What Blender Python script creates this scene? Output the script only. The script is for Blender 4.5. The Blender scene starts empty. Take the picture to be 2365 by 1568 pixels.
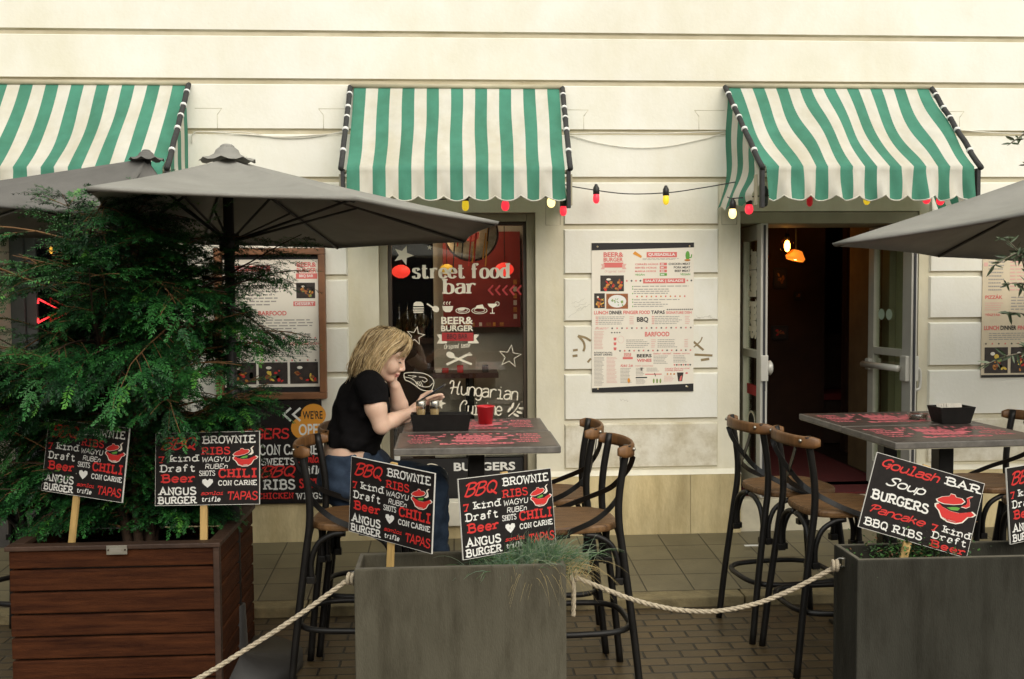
import bpy, bmesh, math, random
import numpy as np
from mathutils import Vector, Matrix
random.seed(7); RNG = np.random.default_rng(11)
SC = bpy.context.scene; COL = SC.collection
rad = math.radians
# ------------------------------------------------------------------ camera
CAM_H, YAW, PITCH, ROLL, FPX = 1.75, rad(3.4456), rad(-2.874), rad(-.3767), 2300.0
def cam_axes():
    cy, sy, cp, sp = math.cos(YAW), math.sin(YAW), math.cos(PITCH), math.sin(PITCH)
    f = Vector((sy*cp, cy*cp, sp)); r = Vector((cy, -sy, 0)); u = r.cross(f)
    return r*math.cos(ROLL)+u*math.sin(ROLL), u*math.cos(ROLL)-r*math.sin(ROLL), f
AR, AU, AF = cam_axes()
cam = bpy.data.cameras.new('camera'); camo = bpy.data.objects.new('camera', cam); COL.objects.link(camo)
cam.sensor_width = 36; cam.lens = FPX/2365*36; cam.clip_end = 500; cam.clip_start = .05
M = Matrix((AR, AU, -AF)).transposed().to_4x4(); M.translation = (0, 0, CAM_H); camo.matrix_world = M
SC.camera = camo
# ------------------------------------------------------------------ sky, sun, exposure
W = bpy.data.worlds.new('World'); SC.world = W; W.use_nodes = True
nt = W.node_tree; nt.nodes.clear()
sky = nt.nodes.new('ShaderNodeTexSky'); sky.sky_type = 'NISHITA'; sky.sun_disc = False
SUN_EL, SUN_AZ = rad(33), rad(165)
sky.sun_elevation = SUN_EL; sky.sun_rotation = SUN_AZ; sky.air_density = .6; sky.dust_density = 4; sky.ozone_density = .3
bg = nt.nodes.new('ShaderNodeBackground'); bg.inputs[1].default_value = .065
out = nt.nodes.new('ShaderNodeOutputWorld'); nt.links.new(sky.outputs[0], bg.inputs[0]); nt.links.new(bg.outputs[0], out.inputs[0])
sl = bpy.data.lights.new('sun', 'SUN'); sl.energy = 3.0; sl.angle = rad(110); sl.color = (.965, .975, .88)
so = bpy.data.objects.new('sun', sl); COL.objects.link(so)
sd = Vector((math.sin(SUN_AZ)*math.cos(SUN_EL), math.cos(SUN_AZ)*math.cos(SUN_EL), math.sin(SUN_EL)))
so.rotation_euler = sd.to_track_quat('Z', 'Y').to_euler()
SC.view_settings.view_transform = 'Standard'; SC.view_settings.look = 'None'; SC.view_settings.gamma = 1
SC.view_settings.exposure = 0.47
SC.render.film_transparent = False
try:
    SC.cycles.max_bounces = 7; SC.cycles.diffuse_bounces = 3; SC.cycles.glossy_bounces = 3; SC.cycles.transparent_max_bounces = 12
    SC.cycles.sample_clamp_indirect = 4; SC.cycles.use_denoising = True
except Exception: pass
def U(x, y, Y):            # a photograph direction met with a real depth Y
    d = AF*FPX+AR*(x-1182.5)+AU*(784-y); return Vector((0, 0, CAM_H))+d*(Y/d.y)
def UZ(x, y, Z):
    d = AF*FPX+AR*(x-1182.5)+AU*(784-y); return Vector((0, 0, CAM_H))+d*((Z-CAM_H)/d.z)
# ------------------------------------------------------------------ materials
def mat(name, col, rough=.6, var=.15, scale=8, bump=0, bscale=None, metal=0, spec=.5, stretch=(1, 1, 1), col2=None, emit=None, estr=0, transl=0, detail=6, coat=0, stain=None):
    m = bpy.data.materials.new(name); m.use_nodes = True; t = m.node_tree; N = t.nodes; L = t.links
    b = N['Principled BSDF']; b.inputs['Roughness'].default_value = rough; b.inputs['Metallic'].default_value = metal
    b.inputs['Specular IOR Level'].default_value = spec
    if coat: b.inputs['Coat Weight'].default_value = coat; b.inputs['Coat Roughness'].default_value = .12
    c = (*col, 1)
    if emit:
        b.inputs['Emission Color'].default_value = (*emit, 1); b.inputs['Emission Strength'].default_value = estr
    if var or col2 or bump:
        tc = N.new('ShaderNodeTexCoord'); mp = N.new('ShaderNodeMapping'); mp.inputs['Scale'].default_value = stretch
        L.new(tc.outputs['Object'], mp.inputs[0])
        nz = N.new('ShaderNodeTexNoise'); nz.inputs['Scale'].default_value = scale; nz.inputs['Detail'].default_value = detail; nz.inputs['Roughness'].default_value = .62
        L.new(mp.outputs[0], nz.inputs[0])
        rp = N.new('ShaderNodeValToRGB'); rp.color_ramp.elements[0].position = .3; rp.color_ramp.elements[1].position = .7
        c2 = col2 or tuple(min(1, x*(1+var)) for x in col); c1 = col if col2 else tuple(x*(1-var) for x in col)
        rp.color_ramp.elements[0].color = (*c1, 1); rp.color_ramp.elements[1].color = (*c2, 1)
        L.new(nz.outputs[0], rp.inputs[0]); colo = rp.outputs[0]
        if stain:       # (darkest factor, scale, stretch, tint)
            m2 = N.new('ShaderNodeMapping'); m2.inputs['Scale'].default_value = stain[2]; L.new(tc.outputs['Object'], m2.inputs[0])
            n4 = N.new('ShaderNodeTexNoise'); n4.inputs['Scale'].default_value = stain[1]; n4.inputs['Detail'].default_value = 9; n4.inputs['Roughness'].default_value = .7; L.new(m2.outputs[0], n4.inputs[0])
            r4 = N.new('ShaderNodeValToRGB'); r4.color_ramp.elements[0].position = .34; r4.color_ramp.elements[1].position = .56; r4.color_ramp.elements[0].color = tuple(stain[0]*x for x in stain[3])+(1,); r4.color_ramp.elements[1].color = (1, 1, 1, 1); L.new(n4.outputs[0], r4.inputs[0])
            mu = N.new('ShaderNodeMix'); mu.data_type = 'RGBA'; mu.blend_type = 'MULTIPLY'; mu.inputs[0].default_value = 1; L.new(colo, mu.inputs[6]); L.new(r4.outputs[0], mu.inputs[7]); colo = mu.outputs[2]
        L.new(colo, b.inputs['Base Color'])
        if bump:
            n2 = nz
            if bscale:
                n2 = N.new('ShaderNodeTexNoise'); n2.inputs['Scale'].default_value = bscale; n2.inputs['Detail'].default_value = 4; L.new(mp.outputs[0], n2.inputs[0])
            bp = N.new('ShaderNodeBump'); bp.inputs['Strength'].default_value = bump; bp.inputs['Distance'].default_value = .01
            L.new(n2.outputs[0], bp.inputs['Height']); L.new(bp.outputs[0], b.inputs['Normal'])
    else: b.inputs['Base Color'].default_value = c
    if transl:
        tr = N.new('ShaderNodeBsdfTranslucent'); tr.inputs[0].default_value = c
        mx = N.new('ShaderNodeMixShader'); mx.inputs[0].default_value = transl
        o = N['Material Output']; L.new(b.outputs[0], mx.inputs[1]); L.new(tr.outputs[0], mx.inputs[2]); L.new(mx.outputs[0], o.inputs[0])
    return m
MT = {}
def G(k, *a, **kw):
    if k not in MT: MT[k] = mat(k, *a, **kw)
    return MT[k]
def glass_mat(name, tint, refl, rough=.02):
    m = bpy.data.materials.new(name); m.use_nodes = True; t = m.node_tree; N = t.nodes; N.clear(); L = t.links
    a = N.new('ShaderNodeBsdfTransparent'); a.inputs[0].default_value = (*tint, 1)
    g = N.new('ShaderNodeBsdfGlossy'); g.inputs['Roughness'].default_value = rough
    lw = N.new('ShaderNodeLayerWeight'); lw.inputs[0].default_value = .5; fr = N.new('ShaderNodeMath'); fr.operation = 'POWER'; fr.inputs[1].default_value = 5; L.new(lw.outputs['Facing'], fr.inputs[0])
    mm = N.new('ShaderNodeMath'); mm.operation = 'MULTIPLY_ADD'; mm.inputs[1].default_value = .8; mm.inputs[2].default_value = refl
    mx = N.new('ShaderNodeMixShader'); o = N.new('ShaderNodeOutputMaterial')
    L.new(fr.outputs[0], mm.inputs[0]); L.new(mm.outputs[0], mx.inputs[0]); L.new(a.outputs[0], mx.inputs[1]); L.new(g.outputs[0], mx.inputs[2]); L.new(mx.outputs[0], o.inputs[0])
    return m
# ------------------------------------------------------------------ mesh builder
class MB:
    def __init__(s): s.v = []; s.f = []; s.m = []; s.sm = []; s.mats = []
    def mi(s, m):
        if m not in s.mats: s.mats.append(m)
        return s.mats.index(m)
    def add(s, vs, fs, m, smooth=False):
        o = len(s.v); s.v.extend(tuple(v) for v in vs); k = s.mi(m)
        for f in fs: s.f.append(tuple(i+o for i in f)); s.m.append(k); s.sm.append(smooth)
        return s
    def box(s, x0, x1, y0, y1, z0, z1, m, bev=0):
        if x1 < x0: x0, x1 = x1, x0
        if y1 < y0: y0, y1 = y1, y0
        if bev:
            bm = bmesh.new(); bmesh.ops.create_cube(bm, size=1)
            for v in bm.verts: v.co = Vector(((x0+x1)/2+v.co.x*(x1-x0), (y0+y1)/2+v.co.y*(y1-y0), (z0+z1)/2+v.co.z*(z1-z0)))
            bmesh.ops.bevel(bm, geom=bm.edges[:], offset=bev, segments=2, affect='EDGES', profile=.6)
            bm.verts.index_update(); s.add([v.co for v in bm.verts], [[v.index for v in f.verts] for f in bm.faces], m); bm.free(); return s
        vs = [(x, y, z) for z in (z0, z1) for y in (y0, y1) for x in (x0, x1)]
        return s.add(vs, [(0, 2, 3, 1), (4, 5, 7, 6), (0, 1, 5, 4), (2, 6, 7, 3), (0, 4, 6, 2), (1, 3, 7, 5)], m)
    def obox(s, c, U_, V_, N_, w, h, d, m, bev=0):      # oriented box
        t = MB(); t.box(-w/2, w/2, -d/2, d/2, -h/2, h/2, m, bev); c = Vector(c); U_, V_, N_ = Vector(U_), Vector(V_), Vector(N_)
        s.add([c+U_*v[0]-N_*v[1]+V_*v[2] for v in t.v], t.f, m); return s
    def tube(s, pts, r, m, n=8, closed=False, sx=1, cap=True):
        pts = [Vector(p) for p in pts]; k = len(pts); rs = r if hasattr(r, '__len__') else [r]*k
        vs = []; ref = None
        for i, p in enumerate(pts):
            a = pts[(i-1) % k] if (closed or i) else p; b = pts[(i+1) % k] if (closed or i < k-1) else p
            t = (b-a).normalized() if (b-a).length > 1e-9 else Vector((0, 0, 1))
            if ref is None:
                ref = Vector((0, 0, 1)) if abs(t.z) < .9 else Vector((1, 0, 0))
            u = (ref-t*ref.dot(t)).normalized(); w = t.cross(u); ref = u
            for j in range(n):
                an = 2*math.pi*j/n; vs.append(p+(u*math.cos(an)*sx+w*math.sin(an))*rs[i])
        fs = []
        for i in range(k if closed else k-1):
            for j in range(n):
                a = i*n+j; b = i*n+(j+1) % n; c = ((i+1) % k)*n+(j+1) % n; d = ((i+1) % k)*n+j; fs.append((a, b, c, d))
        if cap and not closed: fs += [tuple(range(n))[::-1], tuple(range((k-1)*n, k*n))]
        return s.add(vs, fs, m, True)
    def strap(s, pts, w, t, m, side):           # flat bar swept on pts, `side` = width direction per point or one vector
        k = len(pts); vs = []
        for i, p in enumerate(pts):
            p = Vector(p); a = Vector(pts[max(i-1, 0)]); b = Vector(pts[min(i+1, k-1)]); d = (b-a).normalized()
            sv = Vector(side[i] if isinstance(side, list) else side); sv = (sv-d*sv.dot(d)).normalized(); nn = d.cross(sv)
            vs += [p+sv*w/2+nn*t/2, p-sv*w/2+nn*t/2, p-sv*w/2-nn*t/2, p+sv*w/2-nn*t/2]
        fs = [(i*4+j, i*4+(j+1) % 4, i*4+4+(j+1) % 4, i*4+4+j) for i in range(k-1) for j in range(4)]+[(3, 2, 1, 0), tuple(range(k*4-4, k*4))]
        return s.add(vs, fs, m)
    def lathe(s, prof, c, m, n=20, axis=None):  # prof: (r, z)
        vs = []; c = Vector(c)
        for r, z in prof:
            for j in range(n):
                a = 2*math.pi*j/n; v = Vector((r*math.cos(a), r*math.sin(a), z)); vs.append(c+(axis @ v if axis else v))
        k = len(prof); fs = [(i*n+j, i*n+(j+1) % n, (i+1)*n+(j+1) % n, (i+1)*n+j) for i in range(k-1) for j in range(n)]
        return s.add(vs, fs, m, True)
    def ball(s, c, r, m, n=12, sc=(1, 1, 1)):
        k = n//2; prof = [(math.sin(math.pi*i/k), -math.cos(math.pi*i/k)) for i in range(k+1)]
        t = MB(); t.lathe(prof, (0, 0, 0), m, n); c = Vector(c)
        return s.add([c+Vector((v[0]*sc[0], v[1]*sc[1], v[2]*sc[2]))*r for v in t.v], t.f, m, True)
    def poly(s, pts, m): return s.add(pts, [tuple(range(len(pts)))], m)
    def build(s, name, parent=None, origin=None, smooth=None):
        o0 = Vector(origin) if origin is not None else (Vector(parent['_o']) if parent is not None and '_o' in parent else Vector((0, 0, 0)))
        me = bpy.data.meshes.new(name); V = np.array(s.v, dtype=float).reshape(-1, 3)-np.array(o0)
        me.from_pydata(V.tolist(), [], s.f); me.polygons.foreach_set('material_index', s.m)
        me.polygons.foreach_set('use_smooth', s.sm if smooth is None else [smooth]*len(s.f))
        for m in s.mats: me.materials.append(m)
        me.update()
        o = bpy.data.objects.new(name, me); COL.objects.link(o)
        if parent is not None:
            o.parent = parent
        else: o.location = o0
        return o
def tag(o, label=None, cat=None, group=None, kind=None):
    if label: o['label'] = label
    if cat: o['category'] = cat
    if group: o['group'] = group
    if kind: o['kind'] = kind
    return o
def thing(name, label, cat, loc=(0, 0, 0), group=None, rz=0):
    o = bpy.data.objects.new(name, None); COL.objects.link(o); o.location = loc; o.rotation_euler.z = rz; o.empty_display_size = .1
    o['_o'] = tuple(loc) if rz == 0 else (0, 0, 0)
    return tag(o, label, cat, group)
def sub(o, origin):        # let a part act as parent of sub-parts that are built in the same frame
    o['_o'] = tuple(origin); return o
def copy_tree(o, parent=None):
    c = o.copy(); COL.objects.link(c)
    if parent is not None: c.parent = parent
    for ch in list(o.children): copy_tree(ch, c)
    return c
def cr(pts, n=6, closed=False):          # Catmull-Rom
    P = [np.array(p, float) for p in pts]; k = len(P); o = []
    for i in range(k if closed else k-1):
        p1, p2 = P[i], P[(i+1) % k]; p0 = P[i-1] if (i or closed) else 2*p1-p2; p3 = P[(i+2) % k] if (closed or i+2 < k) else 2*p2-p1
        for j in range(n):
            t = j/n; o.append(.5*((2*p1)+(p2-p0)*t+(2*p0-5*p1+4*p2-p3)*t*t+(3*p1-p0-3*p2+p3)*t**3))
    if not closed: o.append(P[-1])
    return o
# ------------------------------------------------------------------ lettering
GL = {
'A': '0,0 .34,1 .7,0|.13,.36 .57,.36', 'B': '.1,0 .1,1|~.1,1 .42,1 .6,.9 .6,.66 .42,.54 .1,.54|~.1,.54 .46,.54 .67,.42 .67,.12 .46,0 .1,0',
'C': '~.66,.76 .58,.93 .36,1 .14,.9 .03,.5 .14,.1 .36,0 .58,.07 .68,.24', 'D': '.1,0 .1,1|~.1,1 .36,1 .58,.88 .68,.5 .58,.12 .36,0 .1,0',
'E': '.1,0 .1,1|.1,1 .6,1 .6,.82|.1,.52 .46,.52|.1,0 .64,0 .64,.2', 'F': '.1,0 .1,1|.1,1 .62,1 .62,.82|.1,.5 .46,.5',
'G': '~.66,.76 .58,.93 .36,1 .14,.9 .03,.5 .14,.1 .36,0 .56,.05 .66,.14|.66,.14 .66,.44 .42,.44', 'H': '.1,0 .1,1|.62,0 .62,1|.1,.5 .62,.5',
'I': '.3,0 .3,1|.06,1 .54,1|.06,0 .54,0', 'K': '.1,0 .1,1|.1,.42 .6,1|.28,.58 .66,0', 'L': '.1,0 .1,1|.1,0 .62,0 .62,.24', 'M': '.08,0 .08,1 .4,.35 .72,1 .72,0',
'N': '.1,0 .1,1 .62,0 .62,1', 'O': '~c.35,1 .13,.9 .03,.5 .13,.1 .35,0 .57,.1 .67,.5 .57,.9', 'P': '.1,0 .1,1|~.1,1 .42,1 .64,.9 .64,.6 .42,.48 .1,.48',
'Q': '~c.35,1 .13,.9 .03,.5 .13,.1 .35,0 .57,.1 .67,.5 .57,.9|.3,.2 .7,-.14', 'R': '.1,0 .1,1|~.1,1 .42,1 .62,.9 .62,.62 .42,.5 .1,.5|.36,.5 .68,0',
'S': '~.6,.8 .52,.95 .33,1 .13,.94 .1,.7 .3,.55 .52,.45 .64,.28 .56,.06 .33,0 .12,.06 .06,.22', 'T': '.36,0 .36,1|.04,.8 .04,1 .68,1 .68,.8',
'U': '~.1,1 .1,.3 .17,.06 .36,0 .55,.06 .62,.3 .62,1', 'V': '.02,1 .35,0 .68,1', 'W': '.0,1 .18,0 .38,.72 .58,0 .76,1', 'X': '.04,0 .66,1|.04,1 .66,0', 'Y': '.02,1 .35,.48 .68,1|.35,.48 .35,0', 'Z': '.06,1 .62,1 .06,0 .64,0',
'a': '~.08,.56 .2,.66 .42,.66 .5,.5 .5,.0|~.5,.4 .26,.4 .07,.28 .07,.1 .22,0 .4,.06 .5,.2', 'b': '.1,0 .1,1|~c.1,.33 .16,.58 .33,.68 .53,.56 .58,.33 .53,.1 .33,0 .16,.08',
'c': '~.52,.5 .44,.64 .28,.68 .1,.54 .06,.33 .12,.1 .3,0 .46,.05 .54,.18', 'd': '.54,0 .54,1|~c.54,.33 .48,.58 .31,.68 .11,.56 .06,.33 .11,.1 .31,0 .48,.08',
'e': '~.07,.36 .56,.36 .52,.58 .31,.68 .12,.56 .06,.33 .12,.1 .32,0 .5,.08 .55,.16', 'f': '~.56,.9 .46,1 .33,.98 .26,.84 .26,.5 .26,0|.08,.64 .48,.64',
'g': '~c.5,.34 .44,.58 .28,.68 .1,.56 .06,.36 .12,.12 .28,.04 .44,.12|~.5,.66 .5,.0 .44,-.22 .26,-.28 .08,-.2', 'h': '.1,0 .1,1|~.1,.4 .2,.62 .38,.68 .52,.56 .54,.36 .54,0',
'i': '.3,.66 .3,0|.1,.66 .3,.66|.08,0 .52,0|.29,.86 .31,.92', 'k': '.1,0 .1,1|.1,.26 .5,.66|.26,.42 .56,0', 'l': '.3,1 .3,0|.1,1 .3,1|.08,0 .52,0',
'm': '.08,0 .08,.66|~.08,.45 .2,.66 .34,.62 .38,.42 .38,0|~.38,.45 .5,.66 .64,.62 .68,.42 .68,0', 'n': '.1,0 .1,.66|~.1,.4 .2,.62 .38,.68 .52,.56 .54,.36 .54,0',
'o': '~c.32,.68 .12,.57 .06,.34 .12,.1 .32,0 .52,.1 .58,.34 .52,.57', 'p': '.1,-.28 .1,.66|~c.1,.33 .16,.58 .33,.68 .53,.56 .58,.33 .53,.1 .33,0 .16,.08',
'r': '.14,0 .14,.66|~.14,.38 .24,.6 .4,.68 .56,.6', 's': '~.48,.54 .4,.66 .26,.68 .12,.62 .1,.48 .26,.37 .44,.3 .5,.17 .42,.03 .26,0 .1,.04 .06,.15', 't': '~.24,.92 .24,.2 .32,.02 .46,.02 .56,.1|.06,.66 .5,.66',
'u': '~.1,.66 .1,.2 .2,.02 .36,.02 .5,.2|.54,.66 .54,0', 'v': '.04,.66 .31,0 .58,.66', 'w': '.0,.66 .16,0 .34,.5 .52,0 .68,.66', 'y': '.04,.66 .32,.02|~.6,.66 .3,-.1 .2,-.26 .04,-.28', 'z': '.06,.66 .5,.66 .06,0 .52,0',
'7': '.08,.82 .08,1 .62,1 .28,0', '1': '.12,.8 .34,1 .34,0', "'": '.1,1.02 .06,.78', '!': '.1,1 .1,.3|.1,.06 .1,.0', '-': '.1,.4 .5,.4', '|': '.1,-.2 .1,1.1',
}
SCR = {  # loose brush capitals
'B': '~.2,1 .14,.5 .06,0|~-.02,.82 .2,1 .52,1 .62,.82 .46,.6 .2,.52|~.2,.54 .5,.56 .62,.36 .5,.1 .24,-.02 .02,.06', 'Q': '~c.4,1 .16,.82 .1,.46 .26,.14 .5,.14 .66,.44 .64,.8|~.36,.3 .5,.18 .8,-.08',
'H': '~.0,.76 .08,.97 .24,.98 .28,.72 .22,.3 .16,.0|~.74,1.02 .64,.7 .6,.3 .64,.02 .78,.06|~.04,.40 .3,.52 .68,.54', 'C': '~.5,.72 .62,.84 .56,1 .3,.98 .06,.66 .06,.26 .28,0 .52,.02 .7,.2',
'G': '~.62,.8 .54,.98 .3,.98 .08,.66 .1,.28 .3,.14 .5,.24 .6,.5 .38,.46|~.6,.5 .56,.1 .46,-.1', 'S': '~.62,.76 .6,.98 .36,1 .16,.8 .3,.58 .5,.4 .44,.1 .18,0 -.02,.14', 'P': '~.24,.96 .18,.5 .12,0|~-.04,.74 .12,.98 .44,1 .6,.8 .48,.56 .2,.46',
'O': '~c.35,1 .13,.9 .03,.5 .13,.1 .35,0 .57,.1 .67,.5 .57,.9',
}
_GC = {}
def glyph(ch, style):
    key = (ch, style in ('script',))
    if key in _GC: return _GC[key]
    spec = SCR.get(ch) if style == 'script' and ch in SCR else GL.get(ch)
    st = []; wmax = .3
    if spec:
        for part in spec.split('|'):
            sm = part.startswith('~'); cl = part.startswith('~c'); body = part.lstrip('~c')
            pts = [tuple(float(a) for a in p.split(',')) for p in body.split()]
            wmax = max(wmax, max(p[0] for p in pts))
            raw = pts
            if sm: pts = [tuple(p) for p in cr(pts, 5, cl)]
            if cl: pts = pts+[pts[0]]
            st.append((pts, sm, raw))
    _GC[key] = (st, wmax); return _GC[key]
def stroke_quads(pts, wf):
    P = [np.array(p) for p in pts]; k = len(P); L = []; closed = np.allclose(P[0], P[-1])
    for i in range(k):
        a = P[i-1] if i else (P[-2] if closed else P[0]); b = P[i+1] if i < k-1 else (P[1] if closed else P[-1])
        d1 = P[i]-a; d2 = b-P[i]; n1 = np.linalg.norm(d1); n2 = np.linalg.norm(d2)
        d1 = d1/n1 if n1 > 1e-9 else d2/max(n2, 1e-9); d2 = d2/n2 if n2 > 1e-9 else d1
        t = d1+d2; tn = np.linalg.norm(t); t = t/tn if tn > .3 else d1
        nn = np.array([-t[1], t[0]]); c = max(.45, float(nn @ np.array([-d1[1], d1[0]]))); w = wf(t)/2/c
        L.append((P[i]+nn*w, P[i]-nn*w))
    return L
class Print:
    """flat print laid on a surface: o + u*Ux + v*Vx, standing proud by lift along N"""
    def __init__(s, mb, o, Ux, Vx, N, lift=.0009): s.mb = mb; s.o = Vector(o); s.U = Vector(Ux); s.V = Vector(Vx); s.N = Vector(N).normalized(); s.lift = lift; s.k = 0
    def pt(s, u, v, l): return s.o+s.U*u+s.V*v+s.N*l
    def lay(s):
        s.k = (s.k+1) % 12; return s.lift+s.k*.00004
    def poly(s, pts, m, dl=0):
        l = s.lay()+dl; P = [s.pt(u, v, l) for u, v in pts]
        n = (P[1]-P[0]).cross(P[2]-P[1])
        s.mb.poly(P if n.dot(s.N) > 0 else P[::-1], m)
    def rect(s, u0, v0, u1, v1, m, dl=0): s.poly([(u0, v0), (u1, v0), (u1, v1), (u0, v1)], m, dl)
    def ell(s, u, v, a, b, m, n=16, rot=0, dl=0):
        c, q = math.cos(rot), math.sin(rot)
        s.poly([(u+a*math.cos(t)*c-b*math.sin(t)*q, v+a*math.cos(t)*q+b*math.sin(t)*c) for t in [2*math.pi*i/n for i in range(n)]], m, dl)
    def line(s, pts, w, m, smooth=False, closed=False, dl=0):
        if smooth: pts = [tuple(p) for p in cr(pts, 5, closed)]
        if closed: pts = list(pts)+[pts[0]]
        l = s.lay()+dl; Q = stroke_quads(pts, lambda t: w); vs = []
        for a, b in Q: vs += [s.pt(*a, l), s.pt(*b, l)]
        s.mb.add(vs, [(2*i+1, 2*i+3, 2*i+2, 2*i) for i in range(len(Q)-1)], m)
    def star(s, u, v, r, m, w=0, rot=0, dl=0, k=.42):
        P = [(u+(r if i % 2 == 0 else r*k)*math.sin(math.pi*i/5+rot), v+(r if i % 2 == 0 else r*k)*math.cos(math.pi*i/5+rot)) for i in range(10)]
        if w: s.line(P, w, m, closed=True, dl=dl)
        else:
            l = s.lay()+dl; vs = [s.pt(u, v, l)]+[s.pt(*p, l) for p in P]; s.mb.add(vs, [(0, 1+(i+1) % 10, 1+i) for i in range(10)], m)
    def text(s, txt, u0, v0, u1, v1, m, style='slab', wt=.17, rise=0, dl=0, shear=None):
        """fit txt into the box u0..u1 (width) and v0..v1 (cap height)"""
        sp = {'slab': .2, 'sans': .17, 'script': .02, 'hand': .1, 'serif': .17}[style]
        if shear is None: shear = {'script': .22, 'hand': .1}.get(style, 0)
        x = 0; items = []
        for ch in txt:
            if ch == ' ': x += .42; continue
            st, w = glyph(ch, style); items.append((x, st)); x += w+sp
        tot = x-sp; H = v1-v0; sx = (u1-u0)/tot; asp = sx*s.U.length/(H*s.V.length)
        def wf(t):
            k = wt
            if style == 'serif': k = wt*(.32+.68*abs(t[1])**1.5)
            return k
        for x0, st in items:
            for pts, sm, raw in st:
                strokes = [(pts, wf)]
                if style in ('slab', 'serif') :
                    for e, o in ((raw[0], raw[1]), (raw[-1], raw[-2])):
                        if abs(e[1]-o[1]) > .75*abs(e[0]-o[0]) and (min(abs(e[1]-q) for q in (0, 1, .66, -.28)) < .01) and not sm:
                            q = .2 if style == 'slab' else .17; dy = wt*.35*(1 if e[1] < .1 else -1)*(.8 if style == 'slab' else .4)
                            strokes.append(([(e[0]-q, e[1]+dy), (e[0]+q, e[1]+dy)], (lambda t: wt*.8) if style == 'slab' else (lambda t: wt*.4)))
                for P, f in strokes:
                    l = s.lay()+dl; A = max(asp, .01)
                    Q = stroke_quads([(a*A, b) for a, b in P], f); vs = []
                    for pair in Q:
                        for a, b in pair:
                            a = a/A+b*shear; uu = u0+(x0+a)*sx; vs.append(s.pt(uu, v0+b*H+rise*(uu-u0), l))
                    s.mb.add(vs, [(2*i+1, 2*i+3, 2*i+2, 2*i) for i in range(len(Q)-1)], m)
    def bold(s, txt, u0, v0, u1, v1, m, off=.02, dl=0, shear=0):
        """heavy sans from Blender's built-in face"""
        V, F = font_mesh(txt, off); l = s.lay()+dl
        mn = V.min(0); mx = V.max(0); sc = (mx-mn); sc[sc == 0] = 1
        vs = [s.pt(u0+(p[0]-mn[0])/sc[0]*(u1-u0)+shear*(p[1]-mn[1])/sc[1], v0+(p[1]-mn[1])/sc[1]*(v1-v0), l) for p in V]
        s.mb.add(vs, F, m)
    def lines(s, u0, u1, v0, v1, n, m, fill=.92, th=.38, words=True, seed=0):
        """rows of print too small to read, word by word"""
        rr = random.Random(seed+int(abs(u0*1e4)+abs(v0*1e4))); dv = (v1-v0)/n
        for i in range(n):
            v = v0+dv*(i+.5); u = u0; end = u0+(u1-u0)*rr.uniform(fill-.25, fill)
            while u < end:
                w = (u1-u0)*rr.uniform(.05, .13); s.rect(u, v-abs(dv)*th/2, min(u+w, end), v+abs(dv)*th/2, m); u += w+(u1-u0)*.02
_FM = {}
def font_mesh(txt, off):
    k = (txt, off)
    if k not in _FM:
        c = bpy.data.curves.new('lettering', 'FONT'); c.body = txt; c.offset = off; c.resolution_u = 3; c.fill_mode = 'FRONT'
        o = bpy.data.objects.new('lettering', c); me = bpy.data.meshes.new_from_object(o)
        V = np.empty(len(me.vertices)*3); me.vertices.foreach_get('co', V); F = [tuple(p.vertices) for p in me.polygons]
        _FM[k] = (V.reshape(-1, 3), F); bpy.data.meshes.remove(me); bpy.data.objects.remove(o); bpy.data.curves.remove(c)
    return _FM[k]
INK = dict(white=mat('white_print', (.78, .77, .72), .6, 0), red=mat('red_print', (.62, .025, .02), .6, 0), black=mat('black_print', (.012, .011, .011), .6, 0), cream=mat('cream_paper', (.80, .74, .63), .65, .05, 3),
           grey=mat('grey_print', (.36, .33, .29), .7, 0), green=mat('green_print', (.12, .36, .05), .6, 0), orange=mat('orange_print', (.72, .30, .03), .6, 0), pink=mat('pink_print', (.72, .17, .20), .5, .2, 30), yellow=mat('yellow_print', (.75, .52, .08), .6, 0),
           food1=mat('food_brown', (.30, .10, .03), .6, .5, 60), food2=mat('food_orange', (.55, .22, .04), .6, .4, 80), food3=mat('food_green', (.22, .32, .08), .6, .5, 80), dark=mat('dark_photo', (.035, .025, .02), .6, .4, 30), lightred=mat('faded_red_print', (.68, .16, .14), .6, 0), decal=mat('window_film', (.88, .82, .66), .7, 0), redfilm=mat('red_film', (.42, .03, .03), .6, 0), salmon=mat('pale_red_print', (.72, .42, .36), .6, 0), pencil=mat('pencil_grey', (.48, .46, .38), .7, 0), marker=mat('brown_marker', (.27, .2, .1), .7, .2, 40))
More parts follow.
